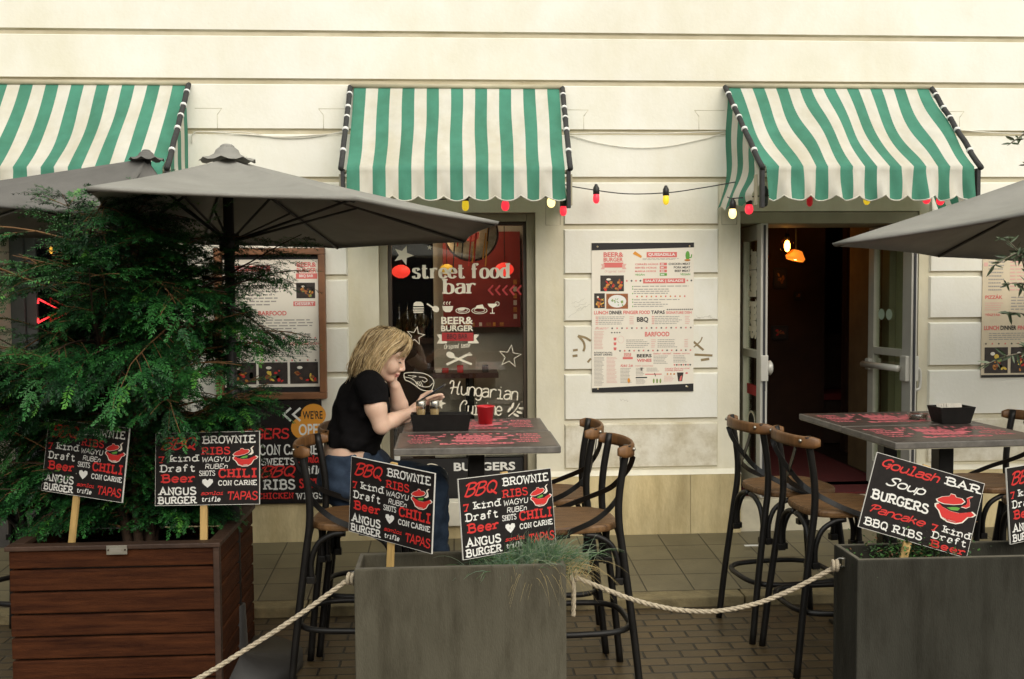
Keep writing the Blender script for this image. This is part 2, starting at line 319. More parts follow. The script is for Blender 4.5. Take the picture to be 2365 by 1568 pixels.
# ------------------------------------------------------------------ ground
def nd_ground(name, base, dark, mortar, bw, bh, ms, rot, rough, bump, squash=1.0, off=.5, var=.35):
    m = bpy.data.materials.new(name); m.use_nodes = True; t = m.node_tree; N = t.nodes; L = t.links; b = N['Principled BSDF']
    tc = N.new('ShaderNodeTexCoord'); mp = N.new('ShaderNodeMapping'); mp.inputs['Rotation'].default_value = (0, 0, rot); L.new(tc.outputs['Object'], mp.inputs[0])
    br = N.new('ShaderNodeTexBrick'); br.inputs['Color1'].default_value = (*base, 1); br.inputs['Color2'].default_value = (*dark, 1); br.inputs['Mortar'].default_value = (*mortar, 1)
    br.inputs['Scale'].default_value = 1; br.inputs['Brick Width'].default_value = bw; br.inputs['Row Height'].default_value = bh; br.inputs['Mortar Size'].default_value = ms; br.inputs['Mortar Smooth'].default_value = .4; br.offset = off
    L.new(mp.outputs[0], br.inputs[0])
    nz = N.new('ShaderNodeTexNoise'); nz.inputs['Scale'].default_value = 3.5; nz.inputs['Detail'].default_value = 8; nz.inputs['Roughness'].default_value = .7; L.new(tc.outputs['Object'], nz.inputs[0])
    rp = N.new('ShaderNodeValToRGB'); rp.color_ramp.elements[0].position = .3; rp.color_ramp.elements[1].position = .72; rp.color_ramp.elements[0].color = (1-var, 1-var, 1-var, 1); rp.color_ramp.elements[1].color = (1+var*.5, 1+var*.5, 1+var*.45, 1)
    L.new(nz.outputs[0], rp.inputs[0])
    mx = N.new('ShaderNodeMix'); mx.data_type = 'RGBA'; mx.blend_type = 'MULTIPLY'; mx.inputs[0].default_value = 1; L.new(br.outputs[0], mx.inputs[6]); L.new(rp.outputs[0], mx.inputs[7]); L.new(mx.outputs[2], b.inputs['Base Color'])
    r2 = N.new('ShaderNodeMapRange'); r2.inputs['To Min'].default_value = rough-.22; r2.inputs['To Max'].default_value = rough+.15; L.new(nz.outputs[0], r2.inputs[0]); L.new(r2.outputs[0], b.inputs['Roughness'])
    n3 = N.new('ShaderNodeTexNoise'); n3.inputs['Scale'].default_value = 60; L.new(tc.outputs['Object'], n3.inputs[0])
    ad = N.new('ShaderNodeMath'); ad.operation = 'MULTIPLY_ADD'; ad.inputs[1].default_value = .25; L.new(n3.outputs[0], ad.inputs[0])
    iv = N.new('ShaderNodeMath'); iv.operation = 'SUBTRACT'; iv.inputs[0].default_value = 1; L.new(br.outputs['Fac'], iv.inputs[1]); L.new(iv.outputs[0], ad.inputs[2])
    bp = N.new('ShaderNodeBump'); bp.inputs['Strength'].default_value = bump; bp.inputs['Distance'].default_value = .006; L.new(ad.outputs[0], bp.inputs['Height']); L.new(bp.outputs[0], b.inputs['Normal'])
    return m
road = MB(); road.add([(-60, -60, 0), (60, -60, 0), (60, 60, 0), (-60, 60, 0)], [(0, 1, 2, 3)], nd_ground('brick_paving', (.105, .070, .030), (.070, .048, .021), (.010, .007, .004), .18, .09, .007, rad(0), .52, .7, var=.5))
tag(road.build('street_paving'), kind='structure', label='brown brick street paving in front of the bar')
CURB = 5.33
pav = MB(); sm = nd_ground('pavement_slabs', (.175, .148, .085), (.142, .12, .07), (.034, .027, .017), .27, .26, .005, 0, .5, .45, off=.0, var=.4)
pav.add([(-30, CURB+.13, .052), (30, CURB+.13, .052), (30, 6.6, .126), (-30, 6.6, .126)], [(0, 1, 2, 3)], sm)
tag(pav.build('pavement'), kind='structure', label='grey slab pavement along the front of the bar')
kb = MB(); km = mat('kerb_stone', (.20, .16, .08), .7, .35, 9, .5, 40)
x = -14.0
while x < 14:
    kb.box(x+.004, x+1.196, CURB, CURB+.13, -.05, .053, km, .008); x += 1.2
tag(kb.build('kerb'), kind='structure', label='row of dark kerb stones at the edge of the pavement')
# ------------------------------------------------------------------ the building
WY, BY = 6.51, 6.528          # block faces, wall face between the piers
plaster = mat('cream_plaster', (.775, .757, .67), .75, .05, 2.2, .12, 45, col2=(.835, .82, .745), stain=(.90, .9, (1, 1, .55), (1, .975, .88))); worn = mat('worn_plaster', (.60, .54, .40), .8, .1, 3.5, .2, 40, col2=(.80, .77, .67), detail=10, stain=(.72, 5, (1, 1, 1), (1, .94, .8)))
plain = mat('smooth_render', (.72, .68, .54), .75, .07, 3, .12, 45, stain=(.88, 1.2, (1.5, 1, .4), (1, .97, .86)))
trimm = mat('olive_trim', (.30, .275, .19), .6, .12, 6)
pl_m = mat('sandstone_plinth', (.63, .52, .29), .8, .28, 2.5, .3, 60, stretch=(1, 1, .45), stain=(.66, 2.2, (1.6, 1, .35), (1, .94, .82)))
ledge_m = mat('plinth_ledge', (.78, .74, .61), .7, .1, 6)
building = thing('street_building', 'cream plastered street building with deep horizontal grooves housing the bar', 'building', (0, WY, 0))
HOLES = [(-.473, .552, .205, 2.253), (1.915, 3.135, .12, 2.258), (-2.95, -1.86, .12, 2.258)]
w = MB()
xs = sorted({-12, 12, *[h[0] for h in HOLES], *[h[1] for h in HOLES]}); zs = sorted({0.0, 11, *[h[2] for h in HOLES], *[h[3] for h in HOLES]})
for i in range(len(xs)-1):
    for j in range(len(zs)-1):
        cx, cz = (xs[i]+xs[i+1])/2, (zs[j]+zs[j+1])/2
        if any(h[0] < cx < h[1] and h[2] < cz < h[3] for h in HOLES): continue
        w.add([(xs[i], BY, zs[j]), (xs[i+1], BY, zs[j]), (xs[i+1], BY, zs[j+1]), (xs[i], BY, zs[j+1])], [(0, 1, 2, 3)], plain)
for h in HOLES:                # reveals
    a, b, c, d = h; y0, y1 = BY, 6.98
    for q in ([(a, y0, c), (a, y1, c), (a, y1, d), (a, y0, d)], [(b, y1, c), (b, y0, c), (b, y0, d), (b, y1, d)], [(a, y0, d), (a, y1, d), (b, y1, d), (b, y0, d)], [(a, y1, c), (a, y0, c), (b, y0, c), (b, y1, c)]): w.add(q, [(0, 1, 2, 3)], plain)
underm = mat('groove_underside', (.40, .34, .20), .85, .3, 3, .2, 40, col2=(.66, .61, .47), stretch=(1, 1, 3))  # darker brown plaster tone, used on the down-facing chamfers only
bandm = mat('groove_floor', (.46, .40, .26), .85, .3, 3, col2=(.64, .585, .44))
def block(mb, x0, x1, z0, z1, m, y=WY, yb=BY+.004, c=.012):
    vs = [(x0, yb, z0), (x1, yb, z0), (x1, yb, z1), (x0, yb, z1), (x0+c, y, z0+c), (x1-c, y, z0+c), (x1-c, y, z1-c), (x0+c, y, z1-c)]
    mb.add(vs, [(4, 5, 6, 7), (1, 2, 6, 5), (2, 3, 7, 6), (3, 0, 4, 7)], m); mb.add(vs, [(0, 1, 5, 4)], underm)
GZ = [.546, .87, 1.202, 1.523, 1.834, 2.155, 2.461, 2.768, 3.085, 3.389]
g = .010
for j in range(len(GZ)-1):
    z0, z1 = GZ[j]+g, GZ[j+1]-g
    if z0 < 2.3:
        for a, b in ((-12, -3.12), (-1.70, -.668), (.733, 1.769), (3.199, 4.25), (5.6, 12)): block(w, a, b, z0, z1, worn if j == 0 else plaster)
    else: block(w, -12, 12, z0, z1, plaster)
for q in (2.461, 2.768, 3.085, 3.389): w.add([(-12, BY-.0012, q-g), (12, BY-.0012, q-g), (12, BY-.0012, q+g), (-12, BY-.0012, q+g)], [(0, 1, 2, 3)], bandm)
z = 3.389
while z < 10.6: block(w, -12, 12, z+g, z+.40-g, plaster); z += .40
# fine incised keystone outlines beside the awnings
ln = mat('incised_line', (.45, .41, .29), .8, .1)
for x0, x1 in ((-.84, -.66), (.745, .9), (1.6, 1.80), (3.2, 3.42), (-1.62, -1.45)):
    s_ = 1 if x0 in (.745, 3.2, -1.62) else -1; e = x1 if s_ > 0 else x0; o = x0 if s_ > 0 else x1
    for a, b in (((o, 2.915), (e, 2.915)), ((e, 2.915), (e-s_*.03, 2.875)), ((e-s_*.03, 2.875), (e-s_*.03, 2.78))):
        w.tube([(a[0], WY+.0006, a[1]), (b[0], WY+.0006, b[1])], .0022, ln, 4)
# ears of the window surround
for x0, x1 in ((.62, .715), (1.79, 1.89)):
    for a, b in (((x0, 2.17), (x1, 2.17)), ((x0, 2.17), (x0, 2.45)), ((x1, 2.17), (x1, 2.45))): w.tube([(a[0], BY+.0006, a[1]), (b[0], BY+.0006, b[1])], .0022, ln, 4)
# hairline panel and fixing holes low on the piers
for px, pz in ((.80, .80), (1.12, .83), (1.60, .83), (1.70, .79), (1.12, .62), (1.60, .64), (1.70, .60), (.78, .62), (1.30, .71)):
    w.ball((px, WY+.002, pz), .007, ln, 8, (1, .3, 1))
pn = MB()
for a, b in ((-12, -2.95), (-1.86, -.473), (.552, 1.915), (3.135, 12)):
    x = a
    while x < b-.01:
        e = min(b, x+1.02); pn.box(x+.0015, e-.0015, 6.480, BY+.01, .10, .515, pl_m); x = e
    vs = [(a, 6.478, .515), (b, 6.478, .515), (b, BY+.01, .548), (a, BY+.01, .548), (a, BY+.01, .515), (b, BY+.01, .515)]
    pn.add(vs, [(0, 1, 2, 3), (0, 3, 4), (1, 5, 2), (0, 4, 5, 1)], ledge_m)
pn.box(-.4715, .5505, 6.482, 6.60, .10, .203, pl_m)
pn.build('plinth', building)
# roof edge far above
rf = MB(); rf.box(-12.2, 12.2, 6.2, 12, 11, 11.35, plaster); rf.box(-12, -11.9, 6.6, 12, 0, 11, plaster); rf.box(11.9, 12, 6.6, 12, 0, 11, plaster); rf.box(-12, 12, 11.9, 12, 0, 11, plaster)
rf.build('roof', building)
# interior rooms
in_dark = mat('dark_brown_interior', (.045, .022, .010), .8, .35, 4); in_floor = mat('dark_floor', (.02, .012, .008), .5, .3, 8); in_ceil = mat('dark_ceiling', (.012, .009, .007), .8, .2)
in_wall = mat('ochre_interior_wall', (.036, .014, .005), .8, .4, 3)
r = MB()
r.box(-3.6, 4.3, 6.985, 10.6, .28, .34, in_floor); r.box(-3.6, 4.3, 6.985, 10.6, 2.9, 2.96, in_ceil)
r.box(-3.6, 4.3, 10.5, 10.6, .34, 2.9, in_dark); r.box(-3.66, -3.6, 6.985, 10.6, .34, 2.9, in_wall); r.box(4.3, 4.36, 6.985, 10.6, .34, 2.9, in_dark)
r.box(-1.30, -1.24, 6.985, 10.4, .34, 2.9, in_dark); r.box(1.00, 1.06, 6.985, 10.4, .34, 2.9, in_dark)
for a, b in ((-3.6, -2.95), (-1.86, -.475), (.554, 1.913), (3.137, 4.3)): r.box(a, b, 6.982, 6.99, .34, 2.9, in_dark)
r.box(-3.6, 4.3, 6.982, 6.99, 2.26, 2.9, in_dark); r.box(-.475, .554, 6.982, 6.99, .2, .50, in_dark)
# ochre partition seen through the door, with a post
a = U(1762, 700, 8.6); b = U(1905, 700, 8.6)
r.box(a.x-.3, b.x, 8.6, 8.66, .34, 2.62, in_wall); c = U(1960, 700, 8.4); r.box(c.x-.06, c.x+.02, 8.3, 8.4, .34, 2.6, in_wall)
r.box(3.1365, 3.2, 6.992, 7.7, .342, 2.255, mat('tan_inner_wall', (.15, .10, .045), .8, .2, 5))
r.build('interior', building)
# step of the entrance and red carpet inside
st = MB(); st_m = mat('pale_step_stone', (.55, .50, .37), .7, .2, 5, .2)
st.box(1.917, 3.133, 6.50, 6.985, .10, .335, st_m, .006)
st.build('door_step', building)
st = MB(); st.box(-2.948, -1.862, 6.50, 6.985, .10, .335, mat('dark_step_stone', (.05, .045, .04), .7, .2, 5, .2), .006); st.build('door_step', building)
cp = MB(); cp.box(1.95, 3.1, 6.60, 9.0, .338, .350, mat('red_carpet', (.085, .006, .006), .95, .3, 60))
tag(cp.build('carpet', origin=(2.5, 6.6, .338)), 'dark red carpet on the floor inside the open bar door', 'carpet')
# ------------------------------------------------------------------ shop window
GY = 6.63
win = MB(); x0, x1, z0, z1 = -.473, .552, .36, 2.253
def frame(mb, x0, x1, z0, z1, wd, y0, y1, m, bev=.004):
    mb.box(x0, x0+wd, y0, y1, z0, z1, m, bev); mb.box(x1-wd, x1, y0, y1, z0, z1, m, bev)
    mb.box(x0+wd+.0005, x1-wd-.0005, y0, y1, z1-wd, z1, m, bev); mb.box(x0+wd+.0005, x1-wd-.0005, y0, y1, z0, z0+wd, m, bev)
frame(win, x0+.001, x1-.001, .215, 2.252, .055, 6.575, 6.72, trimm)
winf = sub(win.build('window', building), (0, WY, 0))
f2 = MB(); dkf = mat('dark_window_frame', (.05, .035, .02), .5, .2); frame(f2, -.416, .495, .271, 2.196, .022, 6.60, 6.66, dkf, .003)
f2.build('frame', winf)
sill = MB(); sill.box(-.50, .58, 6.45, 6.575, .207, .365, ledge_m, .006); sill.build('sill', winf)
GA, GB, GC, GD = -.3935, .4725, .294, 2.173
pane = MB(); wg = glass_mat('window_glass', (.92, .93, .92), .09); pane.box(GA, GB, GY, GY+.008, GC, GD, wg)
# print on the glass (layout measured in the window's own plane)
P0 = U(1100, 800, GY); dX = (U(1200, 800, GY).x-U(1000, 800, GY).x)/200; dZ = (U(1100, 700, GY).z-U(1100, 900, GY).z)/200
dc = pane; D = Print(dc, (0, GY, 0), (1, 0, 0), (0, 0, 1), (0, -1, 0), .0012); I = INK
def wx(sx, sy): X, Y = (1150+sx*.40835)*.77288, (640+sy*.40835)*.77288; q = U(X, Y, GY); return (q.x, q.z)
def wt_(txt, a, b, h, m, st='slab', **k):
    p, q = wx(*a), wx(*b); D.text(txt, p[0], p[1], q[0], p[1]+h, m, st, rise=(q[1]-p[1])/max(1e-6, q[0]-p[0]), **k)
ipx = .40835*.77288*dX
wt_('street', (205, 468), (582, 466), 104*ipx, I['decal'], 'serif', wt=.25); wt_('food', (626, 468), (900, 464), 104*ipx, I['decal'], 'serif', wt=.25); wt_('bar', (428, 580), (664, 578), 104*ipx, I['decal'], 'serif', wt=.25)
def wb(txt, a, b, m, off=.03):
    p, q = wx(*a), wx(*b); D.bold(txt, p[0], p[1], q[0], q[1], m, off)
wb('BEER&', (412, 806), (646, 750), I['decal']); wb('BURGER', (412, 858), (648, 812), I['decal'])
for pts, m in (([(418, 866), (648, 866), (648, 928), (418, 928)], I['redfilm']), ([(380, 880), (416, 880), (416, 928), (455, 930), (455, 946), (380, 946), (400, 912)], I['decal']), ([(652, 880), (690, 880), (668, 912), (690, 944), (608, 946), (608, 930), (652, 928)], I['decal'])):
    D.poly([wx(*p) for p in pts][::-1], m)
p, q = wx(455, 918), wx(606, 876); D.bold('BBQ BAR', p[0], p[1], q[0], q[1], I['black'], .01, .0006)
wt_('Original taste', (432, 986), (620, 972), 30*ipx, I['decal'], 'script', wt=.13)
# spoon and fork
D.line([wx(452, 1100), wx(560, 1050), wx(600, 1030)], 17*ipx, I['decal']); D.ell(*wx(480, 1030), 32*ipx, 22*ipx, I['decal'], rot=-.45); D.line([wx(490, 1040), wx(636, 1098)], 15*ipx, I['decal'])
for k in range(4): D.line([wx(590, 1036), wx(604+k*12, 1024-k*2+k*4), wx(622+k*6, 1010+k*7)], 5*ipx, I['decal'])
for pts, w_ in (((165, 830), 0),): pass
D.star(*wx(225, 890), 66*ipx, I['decal'], 5*ipx, .2); D.star(*wx(135, 300), 76*ipx, I['decal'], 0, .35); D.star(*wx(328, 244), 20*ipx, I['decal'], 0, .1); D.star(*wx(915, 1040), 84*ipx, I['decal'], 4.5*ipx, .15); D.star(*wx(405, 1385), 44*ipx, I['decal'], 0, .3)
# food icons
c = wx(245, 660); 
D.poly([wx(*p) for p in ((208, 672), (212, 650), (228, 640), (262, 640), (280, 652), (284, 672))], I['decal']); D.rect(*wx(208, 690), *wx(284, 680), I['decal']); D.rect(*wx(206, 706), *wx(284, 697), I['decal']); D.rect(*wx(210, 722), *wx(280, 711), I['decal'])
D.line([wx(308, 655), wx(335, 672), wx(352, 684)], 11*ipx, I['decal']); D.ell(*wx(372, 694), 27*ipx, 22*ipx, I['decal'], rot=-.5)
D.poly([wx(*p) for p in ((420, 672), (500, 672), (494, 700), (478, 716), (442, 716), (426, 700))], I['decal'])
for k in range(3): D.line([wx(436+k*20, 662), wx(430+k*20, 650), wx(440+k*20, 640)], 6*ipx, I['decal'], True)
for cx_, a_ in ((570, 50), (692, 56)): D.line([(wx(cx_, 705)[0]+a_*ipx*math.cos(t), wx(cx_, 705)[1]+a_*.42*ipx*math.sin(t)) for t in np.linspace(0, 6.28, 20)], 4.5*ipx, I['decal']); D.line([(wx(cx_, 702)[0]+a_*.7*ipx*math.cos(t), wx(cx_, 702)[1]+a_*.28*ipx*math.sin(t)) for t in np.linspace(0, 6.28, 20)], 4*ipx, I['decal'])
D.poly([wx(*p) for p in ((660, 690), (672, 668), (715, 660), (728, 690))], I['decal']); D.ell(*wx(560, 696), 26*ipx, 10*ipx, I['decal']); 
D.poly([wx(*p) for p in ((752, 655), (824, 655), (812, 674), (796, 684), (778, 684), (762, 674))], I['decal']); D.line([wx(787, 682), wx(787, 722)], 6*ipx, I['decal']); D.line([wx(770, 724), wx(804, 724)], 6*ipx, I['decal']); D.line([(wx(822, 656)[0]+15*ipx*math.cos(t), wx(822, 656)[1]+15*ipx*math.sin(t)) for t in np.linspace(0, 6.28, 14)], 4*ipx, I['decal'])
# chevrons, steak, cuisine lettering, leaf sprig
for k in range(5): D.line([wx(770-k*52+230, 520), wx(738-k*52+230, 555), wx(770-k*52+230, 592)], 13*ipx, I['redfilm'])
stk = [(140, 1180), (150, 1162), (200, 1158), (280, 1164), (335, 1190), (358, 1225), (350, 1270), (330, 1292), (270, 1285), (220, 1250), (180, 1225), (150, 1212)]
D.line([wx(*p) for p in stk], 6*ipx, I['decal'], True, True); D.line([wx(*p) for p in ((142, 1190), (200, 1205), (260, 1255), (320, 1262), (352, 1235))], 5*ipx, I['decal'], True); D.line([wx(*p) for p in ((250, 1190), (290, 1196), (310, 1215), (290, 1228), (272, 1216))], 5*ipx, I['decal'], True)
for k in range(4): D.line([wx(222+k*13, 1222), wx(240+k*13, 1258)], 4*ipx, I['decal'])
D.line([wx(170, 1180), wx(230, 1186), wx(200, 1194)], 4*ipx, I['decal'], True)
wt_('Hungarian', (470, 1312), (968, 1362), 96*ipx, I['decal'], 'script', wt=.09, shear=.1); wt_('Cuisine', (545, 1462), (850, 1472), 98*ipx, I['decal'], 'script', wt=.09, shear=.1)
D.line([wx(905, 1478), wx(950, 1440), wx(985, 1385)], 7*ipx, I['decal'], True)
for k, (a, b, rt) in enumerate(((935, 1400, 1.2), (912, 1430, 1.0), (985, 1450, -.3), (960, 1470, -.5), (1000, 1420, -.1))): D.ell(*wx(a, b), 24*ipx, 9*ipx, I['decal'], rot=rt)
# dark lower band with white lettering
zb = U(1100, 1058, GY).z; D.k = 0
D.rect(GA+.002, GC+.002, GB-.002, zb, I['black'], -.0006)
p = U(1048, 1088, GY); q = U(1190, 1066, GY); D.bold('BURGERS', p.x, p.z, q.x, q.z, I['white'], .03)
zz = [U(x_, y_, GY) for x_, y_ in ((990, 1072), (1008, 1074), (1030, 1090), (1034, 1106), (1022, 1118), (1002, 1112), (985, 1096), (982, 1080))]
D.line([(q.x, q.z) for q in zz], .006, I['decal'], True, True)
for k in range(7): q = U(998+k*4.4, 1082+(k % 3)*7, GY); D.ell(q.x, q.z, .004, .003, I['decal'], 8)
q = U(903, 1040, GY); D.text('NED', q.x, U(903, 1075, GY).z, q.x+.05, q.z, I['white'], 'slab', .2)
dc.build('pane', winf)
# ------------------------------------------------------------------ entrance: frame and two glazed leaves
alu = mat('grey_aluminium', (.56, .54, .46), .45, .06, 10, metal=.2); alud = mat('dark_seal', (.03, .03, .035), .6, 0); alul = mat('pale_aluminium', (.60, .58, .52), .4, .05, 10, metal=.2)
ent = MB(); frame(ent, 1.917, 3.133, .30, 2.256, .05, 6.86, 6.98, trimm); ent.box(1.968, 3.082, 6.6, 6.98, 2.175, 2.204, trimm, .003); ent.box(1.917, 3.133, 6.535, 6.6, 2.177, 2.255, trimm, .003)
entf = sub(ent.build('door_frame', building), (0, WY, 0))
lg = glass_mat('door_glass', (.88, .92, .84), .14)
def leaf(name, A, B, side, text):
    """leaf in the vertical plane A(hinge)-B(free edge)"""
    A = Vector(A); B = Vector(B); u = (B-A).normalized(); n = Vector((-u.y, u.x, 0))*side; L = (B-A).length; zt, zb = 2.17, .362
    mb = MB(); V = Vector((0, 0, 1)); C = lambda a, z: A+u*a+V*z
    for a0, a1, q0, q1, m in ((0, .07, zb, zt, alu), (L-.10, L, zb, zt, alul), (.0705, L-.1005, zt-.10, zt, alu), (.0705, L-.1005, zb, zb+.16, alu), (.0705, L-.1005, 1.28, 1.33, alu)):
        mb.obox(C((a0+a1)/2, (q0+q1)/2), u, V, n, a1-a0, q1-q0, .045, m, .003)
    mb.obox(C(L+.004, (zb+zt)/2), u, V, n, .008, zt-zb-.02, .014, alud)
    o = sub(mb.build(name, building), (0, WY, 0))
    p = MB(); p.obox(C(L/2-.015, (zb+zt)/2), u, V, n, L-.165, zt-zb-.2, .008, lg)
    if text:
        pr = Print(p, C(0, 0)+n*.006, V, -u, n)
        pr.text('street food bar', 1.42, -.34, 2.0, -.16, INK['decal'], 'slab', .2)
        pr.rect(1.02, -.36, 1.09, -.12, INK['redfilm']); pr.ell(.84, -.24, .07, .09, INK['decal'], 18); pr.ell(.84, -.24, .055, .07, INK['black'], 18, 0, .0002)
    p.build('pane', o)
    return o, C, u, n, L
A = U(1718, 700, 6.93); B = U(1765, 700, 6.42); A.z = B.z = 0
ol, C, u, n, L = leaf('door', A, B, -1, True)
h = MB(); cz = U(1770, 850, 6.42).z
h.obox(C(L+.014, cz), u, Vector((0, 0, 1)), n, .012, .17, .05, alul, .005); h.lathe([(0, -.012), (.035, -.012), (.05, 0), (.035, .03), (0, .032)], C(L-.03, cz)-n*.05, alul, 16, Matrix(((n.x, -n.y, 0), (n.y, n.x, 0), (0, 0, 1))) @ Matrix.Rotation(rad(90), 3, 'Y')); h.build('lock', ol)
h = MB(); cz = U(1755, 870, 6.42).z; h.obox(C(L+.010, cz), u, Vector((0, 0, 1)), n, .006, .19, .016, alud); h.build('latch_plate', ol)
A = U(2012, 700, 6.93); B = U(2112, 700, 6.42); A.z = B.z = 0
orr, C, u, n, L = leaf('door', A, B, -1, False)
h = MB(); cz = U(2080, 850, 6.5).z
h.tube([C(.02, cz-.0)+n*.075, C(L-.06, cz)+n*.075], .022, alul, 10); h.obox(C(L-.05, cz), u, Vector((0, 0, 1)), n, .07, .17, .10, alul, .008); h.obox(C(.03, cz), u, Vector((0, 0, 1)), n, .05, .08, .10, alul, .008); h.build('panic_bar', orr)
h = MB(); z0_, z1_ = U(2128, 902, 6.4).z, U(2128, 853, 6.4).z
h.tube(cr([C(L-.05, z0_)-n*.02, C(L-.04, z0_)-n*.06, C(L-.04, z0_+.03)-n*.075, C(L-.04, z1_-.03)-n*.075, C(L-.04, z1_)-n*.06, C(L-.05, z1_)-n*.02], 4), .011, alul, 8); h.build('handle', orr)
for q in (708, 760):   # round stickers on the glass
    pass
for a_ in (.12, .30):
    c_ = C(a_*L+.08, U(2070, 727, 6.6).z)+n*.007; stk = MB()
    P = [c_+u*.038*math.cos(t)+Vector((0, 0, .038*math.sin(t))) for t in [2*math.pi*i/18 for i in range(18)]]; stk.poly(P if (P[1]-P[0]).cross(P[2]-P[1]).dot(n) > 0 else P[::-1], G('pale_green_sticker', (.5, .62, .48), .5, 0)); stk.build('sticker', orr)
# left doorway behind the tree
e2 = MB(); bl = mat('blue_grey_frame', (.11, .13, .13), .5, .15); frame(e2, -2.948, -1.862, .335, 2.256, .09, 6.86, 6.97, bl); e2.box(-2.40, -2.33, 6.86, 6.97, .43, 2.16, bl, .003)
e2.build('door_frame', building)
lf = MB(); frame(lf, -2.855, -2.405, .36, 2.155, .07, 6.88, 6.93, bl); lf.box(-2.784, -2.476, 6.90, 6.908, .431, 2.084, glass_mat('dark_door_glass', (.25, .28, .27), .10)); lf.build('door', building)

# ------------------------------------------------------------------ unseen house added across the street to shade it and darken the glass
ob_ = thing('unseen_opposite_building', 'unseen ochre building added across the road to shade the street, mirrored faintly in the shop window', 'building', (0, -14.5, 0)); b = MB(); om = mat('ochre_render', (.34, .29, .20), .85, .12, 1.5); xs_ = [-22+3.0*i for i in range(15)]
b.box(-24, 24, -22, -14.5, 0, 3.4, mat('dark_shopfront', (.09, .075, .06), .6, .3, 2)); b.box(-24, 24, -22, -14.5, 3.4, 6.4, om); b.build('wall', ob_); b = MB(); b.box(-24.3, 24.3, -22.2, -14.1, 6.4, 6.7, om); b.build('roof', ob_)
wg_ = mat('dark_window_pane', (.02, .025, .03), .08, 0)
for lv in (3.9,):
    for x in xs_:
        b = MB(); frame(b, x, x+1.3, lv, lv+2.2, .12, -14.52, -14.42, ledge_m, 0); b.box(x+.12, x+1.18, -14.49, -14.48, lv+.12, lv+2.08, wg_); b.build('window', ob_)
